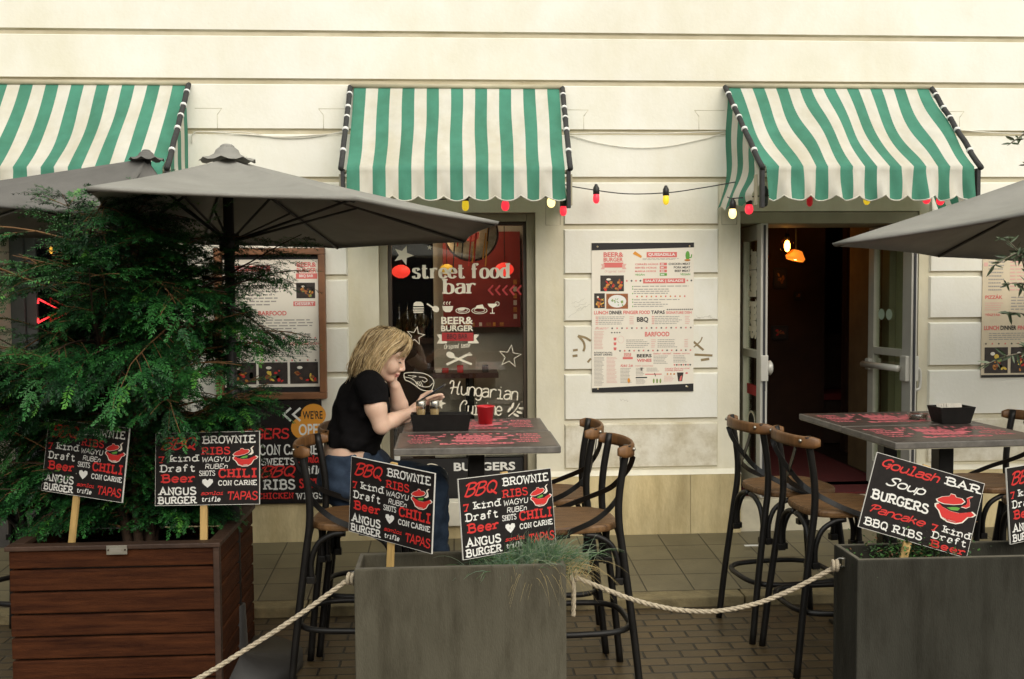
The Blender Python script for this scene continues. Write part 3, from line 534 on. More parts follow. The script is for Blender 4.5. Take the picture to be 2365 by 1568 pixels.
# ------------------------------------------------------------------ awnings
aw_g = mat('awning_green', (.075, .285, .195), .85, .16, 5, .15, 160, transl=.28, stain=(.80, 3.0, (1.5, 1, .6), (1, .97, .9))); aw_w = mat('awning_white', (.75, .725, .64), .85, .08, 6, .15, 160, transl=.28, stain=(.86, 2.6, (1.5, 1, .6), (1, .96, .86)))
arm_m = mat('black_foam', (.03, .03, .03), .8, .3, 40); tie_m = mat('white_tie', (.75, .75, .72), .6, 0); post_m = mat('awning_steel', (.42, .38, .26), .5, .1)
def awning(label, tx0, tx1, bx0, bx1, zt, zb, zv, P, seed, sway):
    rr = random.Random(seed); root = thing('striped_awning', label, 'awning', ((tx0+tx1)/2, WY, zt), 'striped awnings over the shop openings')
    NS, SU, NV = 17, 4, 22; yt = WY-.02; yb = WY-P
    ph = [rr.uniform(0, 6.28) for _ in range(6)]
    def top(u, v):
        x = (tx0+(tx1-tx0)*u)*(1-v)+(bx0+(bx1-bx0)*u)*v
        sag = math.sin(math.pi*v)*(.028+.014*math.sin(u*9+ph[0])) + .010*math.sin(u*21+v*7+ph[1])*math.sin(math.pi*v)*sway*.6
        y = yt+(yb-yt)*v+sag*.75+.004*math.sin(u*37+v*4+ph[3])*v+.003*math.sin(u*71-v*6+ph[4])*math.sin(math.pi*v); z = zt+(zb-zt)*v-sag
        x += sway*.016*math.sin(v*5+u*11+ph[2])*math.sin(math.pi*v)
        return x, y, z
    fab = MB(); n = NS*SU
    V = []; F = []; MI = []
    rows = [[top(i/n, j/NV) for i in range(n+1)] for j in range(NV+1)]
    nsc = 8.5
    for j in range(1, 9):                 # valance with scalloped hem
        t = j/8; row = []
        for i in range(n+1):
            u_ = i/n; x, y, z = rows[NV][i]; sc = abs(math.sin(math.pi*(u_*nsc+.25)))**.8
            drop = (zb-zv)*(.84+.16*sc); wav = .016*math.sin(u_*31+ph[3]+t*1.6)+.011*math.sin(u_*57+ph[4]-t*2.2)+.006*math.sin(u_*93+ph[2]+t*3)
            row.append((x+.006*t*math.sin(u_*40+ph[5])*sway, yb+.004-t*.012+wav*t*(.75+sway*.5), z-drop*t))
        rows.append(row)
    for j in range(len(rows)-1):
        for k in range(NS):
            idx = range(k*SU, k*SU+SU); vs = [rows[j][i] for i in range(k*SU, k*SU+SU+1)]+[rows[j+1][i] for i in range(k*SU, k*SU+SU+1)]
            fab.add(vs, [(q, q+SU+1, q+SU+2, q+1) for q in range(SU)], aw_g if k % 2 == 0 else aw_w, True)
    f = fab.build('fabric', root); bm = bmesh.new(); bm.from_mesh(f.data); bmesh.ops.remove_doubles(bm, verts=bm.verts, dist=.0004); bm.to_mesh(f.data); bm.free()
    hem = MB(); last = rows[-1]; hem.tube([(x, y-.001, z) for x, y, z in last], .0045, aw_w, 5); hem.build('hem', root)
    for sd, txx, bxx in ((-1, tx0, bx0), (1, tx1, bx1)):
        # hanging side curtain with wavy stripes
        sp = MB(); NN = 12
        R = [[None]*(NN+1) for _ in range(15)]
        for i in range(NN+1):
            s_ = i/NN                     # 0 at the wall, 1 at the front
            zt_ = zt-.05+(zb-zt+.02)*s_; zl = zv-.02+.035*abs(math.sin(math.pi*s_*2.6+.4))
            for j in range(15):
                t = j/14; x = txx+(bxx-txx)*s_*.9+sd*(.004+(.055*t*t+.028*math.sin(t*7+s_*3)*t) if sway > .5 else .004+.022*t*t+.012*math.sin(t*7+s_*3)*t); R[j][i] = (x, yt+(yb-yt)*s_*.86+.012*math.sin(t*5+ph[1])*t, zt_+(zl-zt_)*t)
        for i in range(NN):
            m = aw_g if (i//2) % 2 == 0 else aw_w
            for j in range(14): sp.add([R[j][i], R[j][i+1], R[j+1][i+1], R[j+1][i]], [(0, 1, 2, 3)], m, True)
        o = sp.build('side_curtain', root)
        a = Vector((txx+sd*.022, WY-.02, zt+.005)); b = Vector((bxx+sd*.030, yb-.015, zb-.01)); am = MB()
        am.tube([a+(b-a)*t+Vector((0, -.006*math.sin(t*20), 0)) for t in np.linspace(0, 1, 14)], .0165, arm_m, 9)
        ao = sub(am.build('arm', root), (tuple(root.location)))
        for t in (.10, .27, .40, .55, .80):
            p = a+(b-a)*t; d = (b-a).normalized(); ti = MB(); ti.tube([p-d*.008, p+d*.008], .0203, tie_m, 9); ti.build('tie', ao)
        br = MB(); br.box(bxx+sd*.012, bxx+sd*.034, yb-.01, yb+.03, zv-.04, zb-.01, arm_m, .002); br.build('bracket', root); br = MB(); br.box(bxx+sd*.036, bxx+sd*.05, yb+.05, yb+.085, zv-.02, zv+.16, post_m, .002); br.build('post', root)
    bar = MB(); bar.tube([(bx0-.03, yb+.032, zb-.022), (bx1+.03, yb+.032, zb-.022)], .012, post_m, 8); bar.build('front_bar', root); bar = MB(); bar.tube([(tx0-.02, WY-.018, zt+.012), (tx1+.02, WY-.018, zt+.012)], .016, post_m, 8); bar.build('wall_bar', root)
    return root
awning('green and white striped awning hanging straight over the shop window of the bar', -.612, .706, -.594, .662, 3.045, 2.455, 2.262, .72, 3, .25)
awning('sagging green and white striped awning over the open bar door', 1.82, 3.163, 1.853, 3.112, 3.058, 2.462, 2.262, .72, 8, 1.0)
awning('green and white striped awning rising behind the grey umbrellas', -3.0, -1.671, -2.90, -1.628, 3.055, 2.455, 2.262, .72, 5, .3)
# ------------------------------------------------------------------ parasols
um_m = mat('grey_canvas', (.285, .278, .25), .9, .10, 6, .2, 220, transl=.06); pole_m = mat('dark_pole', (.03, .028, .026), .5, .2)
def parasol(label, rim, apex, base, sag=.05, vent=1.0, um_m=um_m):
    apex = Vector(apex); rim = [Vector(p) for p in rim]; k = len(rim)
    root = thing('parasol', label, 'parasol', base, 'grey parasols in front of the bar')
    mb = MB(); NU, NR = 8, 12
    cent = sum(rim, Vector())/k
    def pt(i, a, t):
        e0, e1 = rim[i], rim[(i+1) % k]; e = e0+(e1-e0)*a; ins = 4*a*(1-a)*.035
        e = e+(cent-e)*ins
        p = apex+(e-apex)*t; p.z -= sag*math.sin(math.pi*t)*(4*a*(1-a)*.8+.25)
        if t > .97: pass
        return p
    for i in range(k):
        g_ = [[pt(i, a/NU, t/NR) for a in range(NU+1)] for t in range(NR+1)]
        # narrow hem turned down along the rim
        g_.append([q+Vector((0, 0, -.014))+(cent-q)*.006 for q in g_[-1]])
        vs = [q for row in g_ for q in row]
        mb.add(vs, [(r_*(NU+1)+a, (r_+1)*(NU+1)+a, (r_+1)*(NU+1)+a+1, r_*(NU+1)+a+1) for r_ in range(len(g_)-1) for a in range(NU)], um_m, True)
    c = mb.build('canopy', root); bm = bmesh.new(); bm.from_mesh(c.data); bmesh.ops.remove_doubles(bm, verts=bm.verts, dist=.0005); bm.to_mesh(c.data); bm.free()
    sol = c.modifiers.new('thickness', 'SOLIDIFY'); sol.thickness = .003
    if vent:
        v = MB(); n = 24
        prof = [(0, .050), (.035, .050), (.05, .038), (.058, .020), (.085, .004), (.125, -.012)]; prof = [(a*vent, b*vent) for a, b in prof]
        vs = [];
        for r_, z in prof:
            for j in range(n): a = 2*math.pi*j/n; vs.append(apex+Vector((r_*math.cos(a), r_*math.sin(a), z+(.018*(abs(((a*4/math.pi) % 1)*2-1)-.5) if r_ > .11*vent else 0))))
        v.add(vs, [(i*n+j, i*n+(j+1) % n, (i+1)*n+(j+1) % n, (i+1)*n+j) for i in range(len(prof)-1) for j in range(n)], um_m, True); v.ball(apex+Vector((0, 0, .050*vent)), .034*vent, um_m, 10, (1, 1, .5)); v.build('vent_cap', root)
    p = MB(); p.tube([base, apex+Vector((0, 0, -.01))], .024, pole_m, 12); p.lathe([(.30, 0), (.30, .05), (.05, .07), (.04, .3), (.024, .3)], base, pole_m, 20); p.lathe([(.024, -.42), (.045, -.42), (.045, -.34), (.024, -.34)], apex, pole_m, 12); p.build('pole', root)
    for q in rim:
        rb = MB(); rb.tube([apex+Vector((0, 0, -.03)), apex+(q-apex)*.985+Vector((0, 0, -.014-sag*.1))], .008, pole_m, 6)
        rb.tube([apex+Vector((0, 0, -.38)), apex+(q-apex)*.5+Vector((0, 0, -.02-sag*.3))], .006, pole_m, 6); rb.build('rib', root)
    return root
def octo(X, Y, Z, rot, tx, ty, R): return [(X+R*math.cos(rot+k*math.pi/4), Y+R*math.sin(rot+k*math.pi/4), Z+(tx*math.cos(rot+k*math.pi/4)+ty*math.sin(rot+k*math.pi/4))*R) for k in range(8)]
o8 = octo(-.951, 4.684, 2.06, -1.823, -.02, -.04, 1.2)
rim = o8[:5]+[tuple(U(470, 560, 5.6)), tuple(U(300, 535, 5.1)), tuple(U(222, 478, 4.55))]
ap = U(525, 366, 4.62)
parasol('grey parasol with a scalloped vent cap behind the conifer, its tip reaching the shop window', rim, ap, (ap.x, ap.y, 0), .035)
rim2 = [tuple(U(250, 492, 4.75)), tuple(U(432, 503, 5.05)), tuple(U(455, 520, 5.6)), tuple(U(330, 545, 6.0)), tuple(U(-150, 545, 6.1)), tuple(U(-420, 520, 5.8)), tuple(U(-480, 480, 5.3)), tuple(U(-160, 458, 4.85))]
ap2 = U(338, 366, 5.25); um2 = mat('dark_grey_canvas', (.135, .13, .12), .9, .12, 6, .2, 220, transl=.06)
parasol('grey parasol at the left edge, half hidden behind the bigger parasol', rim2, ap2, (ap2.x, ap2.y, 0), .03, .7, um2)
rim3 = [tuple(U(1921, 562, 4.75)), tuple(U(2420, 482, 4.0)), tuple(U(3000, 380, 3.7)), tuple(U(3500, 420, 4.1)), tuple(U(3480, 520, 5.2)), tuple(U(3000, 590, 6.0)), tuple(U(2480, 610, 6.1)), tuple(U(2160, 588, 5.6))]
ap3 = U(2720, 285, 4.75)
parasol('grey parasol reaching in from the right edge over the bar door', rim3, ap3, (ap3.x, ap3.y, 0), .06)
# ------------------------------------------------------------------ tables
tt_m = mat('dark_laminate_top', (.075, .055, .048), .36, .3, 14, .06, 90, spec=.4, coat=.08); te_m = mat('grey_table_edge', (.14, .128, .112), .5, .35, 20); ts_m = mat('black_steel', (.010, .009, .008), .42, .3, 15, spec=.32); pb_m = mat('pale_underside', (.42, .38, .28), .7, .1)
def table(label, cx, cy, w_, d_, seed, rz=0):
    root = thing('bar_table', label, 'bar table', (cx, cy, 0), 'high tables of the bar terrace', rz); root['_o'] = (0, 0, 0)
    t = MB(); z = 1.09; t.box(-w_/2, w_/2, -d_/2, d_/2, z-.028, z, te_m, .004); t.box(-w_/2+.012, w_/2-.012, -d_/2+.012, d_/2-.012, z-.0005, z+.0012, tt_m)
    t.box(-w_/2+.004, w_/2-.004, -d_/2+.004, d_/2-.004, z-.031, z-.0285, pb_m)
    pr = Print(t, (0, 0, z+.0012), (1, 0, 0), (0, 1, 0), (0, 0, 1), .0005); p = INK['pink']; rr = random.Random(seed)
    pr.rect(-.10, .04, .07, .07, p); 
    pr.bold('BEER&', -.09, .075, .07, .115, p, .05); pr.bold('BURGER', -.09, .035-.045, .07, .033, p, .05); pr.rect(-.11, -.055, .09, -.018, p); pr.bold('BBQ', -.09, -.085, -.01, -.06, p, .05); pr.bold('BAR', .0, -.085, .07, -.06, p, .05)
    for sx_ in (-1, 1):
        for q in range(5):
            a = sx_*(w_/2-.11)+rr.uniform(-.02, .01); b = .13-q*.055; pr.bold(['RIBS', 'TAPAS', 'BEER', 'SOUP', 'WINE'][q], a-.05, b-.016, a+.05, b+.016, p, .03)
    pr.bold('BARFOOD', -.16, -.15, .16, -.105, p, .05); pr.star(-.155, .09, .03, p); pr.star(.155, .09, .03, p); pr.star(-.17, -.03, .022, p); pr.star(.17, -.03, .022, p)
    for a, b, c_ in ((.10, .0, .04), (.11, .05, .03), (-.2, .03, .03)): pr.ell(a, b, c_, c_*.6, p, 9)
    for a in range(9): pr.rect(-.15+a*.035, .135, -.135+a*.035, .165, p)
    t.build('tabletop', root)
    c = MB(); c.box(-.035, .035, -.035, .035, .02, z-.04, ts_m, .004); c.build('column', root); c = MB(); c.box(-.22, .22, -.18, .18, .0, .018, ts_m, .006); c.build('base', root); c = MB(); c.box(-.16, .16, -.13, .13, z-.042, z-.032, ts_m); c.build('bracket', root)
    return root
table('front bar table with a pink printed top behind the stone planter', .103, 4.372, .70, .465, 1)
table('bar table with tray and red cup at which the woman sits', .105, 4.842, .685, .462, 2)
table('front half of the dark printed bar table by the open door, behind the goulash sign', 2.215, 4.36, .72, .50, 3, rad(3.5))
table('rear half of the dark printed bar table by the open door, with the black tray', 2.185, 4.865, .72, .50, 4, rad(3.5))
# ------------------------------------------------------------------ bar stools
wd_m = mat('brown_seat_wood', (.065, .028, .009), .5, .5, 7, .3, 60, stretch=(1.2, 12, 1), col2=(.26, .14, .055)); rl_m = mat('honey_bent_wood', (.105, .045, .014), .45, .35, 6, stretch=(1, 8, 1), col2=(.22, .105, .036))
def stool(label):
    root = thing('bar_stool', label, 'bar stool', (0, 0, 0), 'cross back bar stools'); root['_o'] = (0, 0, 0)
    s = MB(); pts = []
    for i in range(40):
        a = 2*math.pi*i/40; c, q = math.cos(a), math.sin(a); ex = .62; pts.append((.21*math.copysign(abs(c)**ex, c)+(.0), (.205-.012*(c < 0))*math.copysign(abs(q)**ex, q)))
    lay = [(.92, .712), (.985, .714), (1, .722), (1, .735), (.985, .743), (.93, .747), (.5, .743)]
    vs = [(x*k_, y*k_, z) for k_, z in lay for x, y in pts]; fs = [(l*40+i, l*40+(i+1) % 40, (l+1)*40+(i+1) % 40, (l+1)*40+i) for l in range(len(lay)-1) for i in range(40)]
    s.add(vs, fs+[tuple(range(40))[::-1], tuple(range(6*40, 7*40))], wd_m, False); s.build('seat', root)
    for sy in (-1, 1):
        l = MB(); l.tube(cr([(-.285, sy*.205, 0), (-.255, sy*.195, .28), (-.215, sy*.182, .60), (-.195, sy*.178, .76), (-.20, sy*.178, .90), (-.232, sy*.18, 1.085)], 5), .0165, ts_m, 10); l.build('back_leg', root)
        l = MB(); l.tube(cr([(.245, sy*.205, 0), (.215, sy*.19, .35), (.175, sy*.165, .712)], 5), .0155, ts_m, 10); l.build('front_leg', root)
        st_ = MB(); st_.strap(cr([(-.268, sy*.135, 1.03), (-.262, sy*.09, .975), (-.240, 0, .905), (-.205, -sy*.10, .84), (-.10, -sy*.192, .775), (.03, -sy*.208, .722)], 6), .024, .004, ts_m, [(0, .55, .83)]*18+[(.5, .2, .85)]*13); st_.build('cross_strap', root)
    rl = MB(); arc = [(-.185, -.205), (-.215, -.20), (-.252, -.165), (-.275, -.09), (-.283, 0), (-.275, .09), (-.252, .165), (-.215, .20), (-.185, .205)]
    A = cr([(x, y, 1.06) for x, y in arc], 4); k = len(A); vs = []
    for i, p in enumerate(A):
        a = A[max(i-1, 0)]; b = A[min(i+1, k-1)]; d = b-a; d /= np.linalg.norm(d); nn = np.array([-d[1], d[0], 0]); t = .009; e = abs(i/(k-1)*2-1); hh = .026-.010*max(0, e-.75)*4
        for o_, z in ((-t, -hh), (-t, -hh*.4), (-t, hh*.6), (-t*.4, hh), (t*.4, hh), (t, hh*.6), (t, -hh*.4), (t, -hh)): vs.append(p+nn*o_+np.array([0, 0, z]))
    rl.add(vs, [(i*8+j, i*8+(j+1) % 8, (i+1)*8+(j+1) % 8, (i+1)*8+j) for i in range(k-1) for j in range(8)]+[tuple(range(8))[::-1], tuple(range(k*8-8, k*8))], rl_m, True); rl = sub(rl.build('top_rail', root), (0, 0, 0))
    for sy in (-1, 1): sc = MB(); sc.ball((-.262, sy*.17, 1.065), .009, mat('bolt', (.4, .38, .33), .3, 0, metal=1) if 'bolt' not in bpy.data.materials else bpy.data.materials['bolt'], 8); sc.build('bolt', rl)
    rg = MB(); rp = []
    for i in range(36):
        a = 2*math.pi*i/36; c, q = math.cos(a), math.sin(a); rp.append((-.02+.245*math.copysign(abs(c)**.6, c), .215*math.copysign(abs(q)**.6, q), .285))
    rg.tube(rp, .0135, ts_m, 8, True); rg.build('foot_ring', root)
    L4 = [(-.212, -.18), (-.212, .18), (.182, .17), (.182, -.17)]
    for i in range(4):
        a = Vector((*L4[i], 0)); b = Vector((*L4[(i+1) % 4], 0)); d = (b-a).normalized()
        for p, dd in ((a, d), (b, -d)):
            br = MB(); br.tube(cr([p+dd*.022+Vector((0, 0, .50)), p+dd*.022+Vector((0, 0, .58)), p+dd*.05+Vector((0, 0, .655)), p+dd*.11+Vector((0, 0, .695)), p+dd*.165+Vector((0, 0, .703))], 4), .0125, ts_m, 8)
            br.box(p.x+dd.x*.02-.018, p.x+dd.x*.02+.018, p.y+dd.y*.02-.018, p.y+dd.y*.02+.018, .485, .515, ts_m, .003); br.build('brace', root)
    return root
s0 = stool('x')
SPOTS = [('bar stool with its back beside the seated woman, nearest the wooden planter', -.415, 4.47, -4, 0), ('bar stool the blonde woman is sitting on', -.375, 4.96, 3, 0),
         ('bar stool with wooden rail right of the front table, by the grass tuft', .50, 4.345, 183, 0), ('bar stool tucked in at the table with the red cup, on its right', .455, 4.90, 176, 0),
         ('bar stool standing closest to the open door leaf, seat beside the red carpet', 1.715, 4.985, 8, 0), ('bar stool overlapping the one by the door, nearest the rope barrier', 1.80, 4.53, 4, 0),
         ('bar stool at the right edge behind the black tray', 2.80, 4.98, 184, 0), ('bar stool at the right edge behind the cropped menu sign', 2.82, 4.45, 180, 0),
         ('bar stool in the dark behind the left menu sign', -2.15, 5.0, 160, 0)]
for i, (lb, x, y, rz, z) in enumerate(SPOTS):
    o = s0 if i == 0 else copy_tree(s0)
    o['label'] = lb; o.location = (x, y, z); o.rotation_euler.z = rad(rz)
# ------------------------------------------------------------------ table things
tray_m = mat('black_box', (.010, .009, .008), .6, .3, 20, spec=.2)
def openbox(name, label, c, w0, w1, d0, d1, h, m, rz=0):
    mb = MB(); Rm = Matrix.Rotation(rad(rz), 3, 'Z'); c = Vector(c); t = .007
    def ring(w_, d_, z): return [c+Rm @ Vector((sx*w_/2, sy*d_/2, z)) for sx, sy in ((-1, -1), (1, -1), (1, 1), (-1, 1))]
    R = [ring(w0, d0, .0005), ring(w1, d1, h), ring(w1-2*t, d1-2*t, h), ring(w0-2*t, d0-2*t, t)]
    fs = [(3, 2, 1, 0)]+[(l*4+i, l*4+(i+1) % 4, l*4+4+(i+1) % 4, l*4+4+i) for l in range(3) for i in range(4)]+[(12, 13, 14, 15)]
    mb.add([p for r_ in R for p in r_], fs, m); return mb.build(name, origin=c), c
o, c = openbox('condiment_tray', '', (-.055, 4.685, 1.0915), .255, .283, .095, .115, .078, tray_m, -1); tag(o, 'black condiment tray holding two shakers, on the table before the woman', 'tray')
gl = glass_mat('shaker_glass', (.80, .74, .62), .10, .08); salt = mat('shaker_contents', (.46, .38, .24), .8, .2, 60); lid = mat('steel_lid', (.5, .48, .42), .28, .1, metal=1)
for k, (px, lb) in enumerate(((-.150, 'left glass shaker with steel lid in the black tray, nearer the woman'), (-.086, 'right glass shaker with steel lid in the black tray, under the phone'))):
    t = thing('shaker', lb, 'shaker', (px, 4.69, 1.128), 'shakers in the tray')
    b = MB(); b.lathe([(0, 0), (.022, 0), (.0225, .004), (.0225, .075), (.021, .079)], (px, 4.69, 1.128), gl, 18); b.build('body', t); b = MB(); b.lathe([(0, .003), (.0195, .003), (.0195, .062), (0, .062)], (px, 4.69, 1.128), salt, 16); b.build('filling', t)
    b = MB(); b.lathe([(.0235, .077), (.0235, .098), (.021, .102), (0, .103)], (px, 4.69, 1.128), lid, 18); b.build('lid', t)
cu = MB(); rm = mat('red_metal', (.62, .022, .03), .35, .08, 10, coat=.3); cu.lathe([(0, .002), (.033, .002), (.034, .0), (.043, .084), (.0455, .084), (.0455, .089), (.0415, .089), (.032, .008), (0, .008)], (.160, 4.87, 1.0915), rm, 28); tag(cu.build('red_cup', origin=(.16, 4.87, 1.0915)), 'small red metal cup on the table in front of the window', 'cup')
tc = UZ(2201, 977, 1.092); o, c = openbox('tray', '', (tc.x, tc.y+.02, 1.0925), .145, .180, .095, .125, .080, tray_m, 4); tag(o, 'black open tray on the table by the bar door', 'tray')
np_ = MB(); wm = mat('paper_napkin', (.62, .58, .5), .8, .1)
for k in range(5): np_.obox((tc.x-.024+k*.010, tc.y+.02, 1.155), Vector((1, .1*k-.2, 0)).normalized(), Vector((.1*(k-2)*.3, .2, 1)).normalized(), Vector((0, -1, .1)), .085, .062, .002, wm)
tag(np_.build('napkins', origin=(tc.x, tc.y+.02, 1.1)), 'crumpled pale napkins sticking out of the black tray on the right table', 'napkin')
ac = UZ(2120, 968, 1.092); as_ = MB(); as_.lathe([(0, .004), (.04, .004), (.042, .0), (.052, .028), (.048, .028), (.038, .010), (0, .009)], (ac.x, ac.y, 1.0925), glass_mat('ashtray_glass', (.75, .74, .7), .12, .05), 24); tag(as_.build('ashtray', origin=(ac.x, ac.y, 1.0925)), 'clear glass ashtray beside the black tray', 'ashtray')
# ------------------------------------------------------------------ planters
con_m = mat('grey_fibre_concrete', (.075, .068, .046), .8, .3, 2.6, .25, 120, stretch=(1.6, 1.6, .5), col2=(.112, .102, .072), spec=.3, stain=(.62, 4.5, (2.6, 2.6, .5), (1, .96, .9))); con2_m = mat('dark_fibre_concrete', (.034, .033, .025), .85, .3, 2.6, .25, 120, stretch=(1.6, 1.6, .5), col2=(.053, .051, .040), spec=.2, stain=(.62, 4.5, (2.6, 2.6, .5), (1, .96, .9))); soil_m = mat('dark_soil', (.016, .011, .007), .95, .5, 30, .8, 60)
rimm = mat('worn_concrete_rim', (.12, .108, .08), .75, .25, 14)
def planter(label, x0, x1, y0, y1, zt, group, con_m=con_m):
    root = thing('stone_planter', label, 'planter', ((x0+x1)/2, (y0+y1)/2, 0), group)
    t = .022; b = MB()
    for q in ((x0, x1, y0, y0+t), (x0, x1, y1-t, y1)): b.box(q[0], q[1], q[2], q[3], 0, zt, con_m, .006)
    b.box(x0+.0015, x0+t, y0+t+.0004, y1-t-.0004, .0, zt-.001, con_m, .004); b.box(x1-t, x1-.0015, y0+t+.0004, y1-t-.0004, .0, zt-.001, con_m, .004)
    b.build('box', root); rm_ = MB(); e = .0012
    rm_.box(x0+.004, x1-.004, y0+.003, y0+t-.003, zt-.001, zt+e, rimm); rm_.box(x0+.004, x1-.004, y1-t+.003, y1-.003, zt-.001, zt+e, rimm); rm_.box(x0+.004, x0+t-.003, y0+t, y1-t, zt-.001, zt+e, rimm); rm_.box(x1-t+.003, x1-.004, y0+t, y1-t, zt-.001, zt+e, rimm); rm_.build('rim', root)
    s = MB(); nx, ny = 24, 8; vs = [(x0+t+(x1-x0-2*t)*i/nx, y0+t+(y1-y0-2*t)*j/ny, zt-.075+random.uniform(-.012, .012)) for j in range(ny+1) for i in range(nx+1)]
    s.add(vs, [(j*(nx+1)+i, j*(nx+1)+i+1, (j+1)*(nx+1)+i+1, (j+1)*(nx+1)+i) for j in range(ny) for i in range(nx)], soil_m); s.build('soil', root); return root
planter('grey stone trough planter with a grass tuft at the middle of the terrace', -.378, .427, 3.735, 3.965, .70, 'grey stone planters')
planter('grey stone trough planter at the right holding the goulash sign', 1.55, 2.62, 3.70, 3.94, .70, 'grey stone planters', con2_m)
# wooden planter
wp_m = mat('red_brown_planks', (.030, .008, .0025), .75, .45, 3, .35, 45, stretch=(1, 1, 14), col2=(.092, .029, .009), spec=.15, stain=(.6, 2.5, (1, 1, 4), (1, .9, .85))); wt_m = mat('planter_top_rail', (.045, .022, .012), .6, .4, 5, .3, 40)
X0, X1, Y0, Y1, ZT = -1.845, -.99, 4.20, 4.93, .70
root = thing('wooden_planter', 'dark red brown slatted wooden planter holding the conifer', 'planter', ((X0+X1)/2, (Y0+Y1)/2, 0))
fr = MB(); z = .03; pw = .0957; t = .024
while z+pw < ZT+.012:
    zt_ = min(z+pw-.009, ZT-.022)
    fr.box(X0, X1, Y0, Y0+t, z, zt_, wp_m, .006); fr.box(X0, X1, Y1-t, Y1, z, zt_, wp_m, .006); fr.box(X0, X0+t, Y0+t+.001, Y1-t-.001, z, zt_, wp_m, .006); fr.box(X1-t, X1, Y0+t+.001, Y1-t-.001, z, zt_, wp_m, .006); z += pw
fr.box(X1-.02, X1+.006, Y0-.006, Y0+.03, .0, ZT-.022, wt_m, .004)
fr.build('planks', root)
lin = MB(); lin.box(X0+t+.001, X1-t-.001, Y0+t+.001, Y1-t-.001, .03, ZT-.14, soil_m); lin.build('soil', root)
tr_ = MB(); tr_.box(X0-.012, X1+.012, Y0-.014, Y0+.045, ZT-.02, ZT, wt_m, .004); tr_.box(X0-.012, X1+.012, Y1-.045, Y1+.012, ZT-.02, ZT, wt_m, .004); tr_.box(X0-.012, X0+.045, Y0+.046, Y1-.046, ZT-.02, ZT, wt_m, .004); tr_.box(X1-.045, X1+.012, Y0+.046, Y1-.046, ZT-.02, ZT, wt_m, .004); tr_.build('top_rail', root)
q = U(273, 1267, Y0); plt = MB(); plm = mat('grey_metal_plate', (.30, .28, .23), .4, .15, 20, metal=.4); plt.box(q.x-.042, q.x+.042, Y0-.020, Y0-.0145, q.z-.02, q.z+.018, plm, .001)
for s_ in (-1, 1): plt.ball((q.x+s_*.034, Y0-.021, q.z), .004, wt_m, 8)
pr = Print(plt, (q.x, Y0-.020, q.z), (1, 0, 0), (0, 0, 1), (0, -1, 0)); pr.lines(-.026, .026, -.012, .010, 3, INK['grey'], 1.0, .35)
plt.build('plate', root)
# ------------------------------------------------------------------ menu signs on sticks
bd_m = mat('black_board', (.014, .011, .010), .55, .3, 40, spec=.22); wedge = mat('white_board_edge', (.70, .68, .62), .6, .05); stick_m = mat('pale_stick_wood', (.52, .34, .12), .6, .2, 6, stretch=(6, 6, 1))
def pot(pr, u, v, w_, h_, tilt=0):
    W_, R_, Gn, Bk = INK['cream'], INK['red'], INK['green'], INK['black']
    def T(pts): return [(u+x*w_, v+y*h_) for x, y in pts]
    body = [(.03, .44), (.10, .50), (.2, .42), (.4, .36), (.62, .37), (.80, .46), (.90, .52), (1.0, .45), (.93, .36), (.84, .32), (.74, .12), (.6, .03), (.4, .02), (.24, .09), (.14, .28), (.05, .36)]
    lid_ = [(.02, .62), (.06, .56), (.22, .54), (.45, .60), (.62, .68), (.68, .78), (.60, .85), (.46, .84), (.42, .90), (.32, .90), (.30, .82), (.14, .74)]
    chili = [(.64, .60), (.76, .60), (.84, .68), (.82, .80), (.78, .90), (.86, 1.0), (.80, .98), (.72, .90), (.76, .78), (.74, .70)]
    for b in (body, lid_, chili):
        C_ = np.mean(np.array(b), 0); pr.poly(T([(C_[0]+(x-C_[0])*1.10, C_[1]+(y-C_[1])*1.12) for x, y in b]), W_); pr.poly(T(b), R_)
    pr.poly(T([(.30, .44), (.42, .40), (.58, .44), (.62, .54), (.54, .54), (.42, .50)]), Gn)
    for k in range(6): pr.rect(*T([(.28+k*.075, .16)])[0], *T([(.33+k*.075, .25+.02*(k % 2))])[0], W_)
    pr.line(T([(.2, .10), (.36, .06), (.6, .07)]), .012, W_)
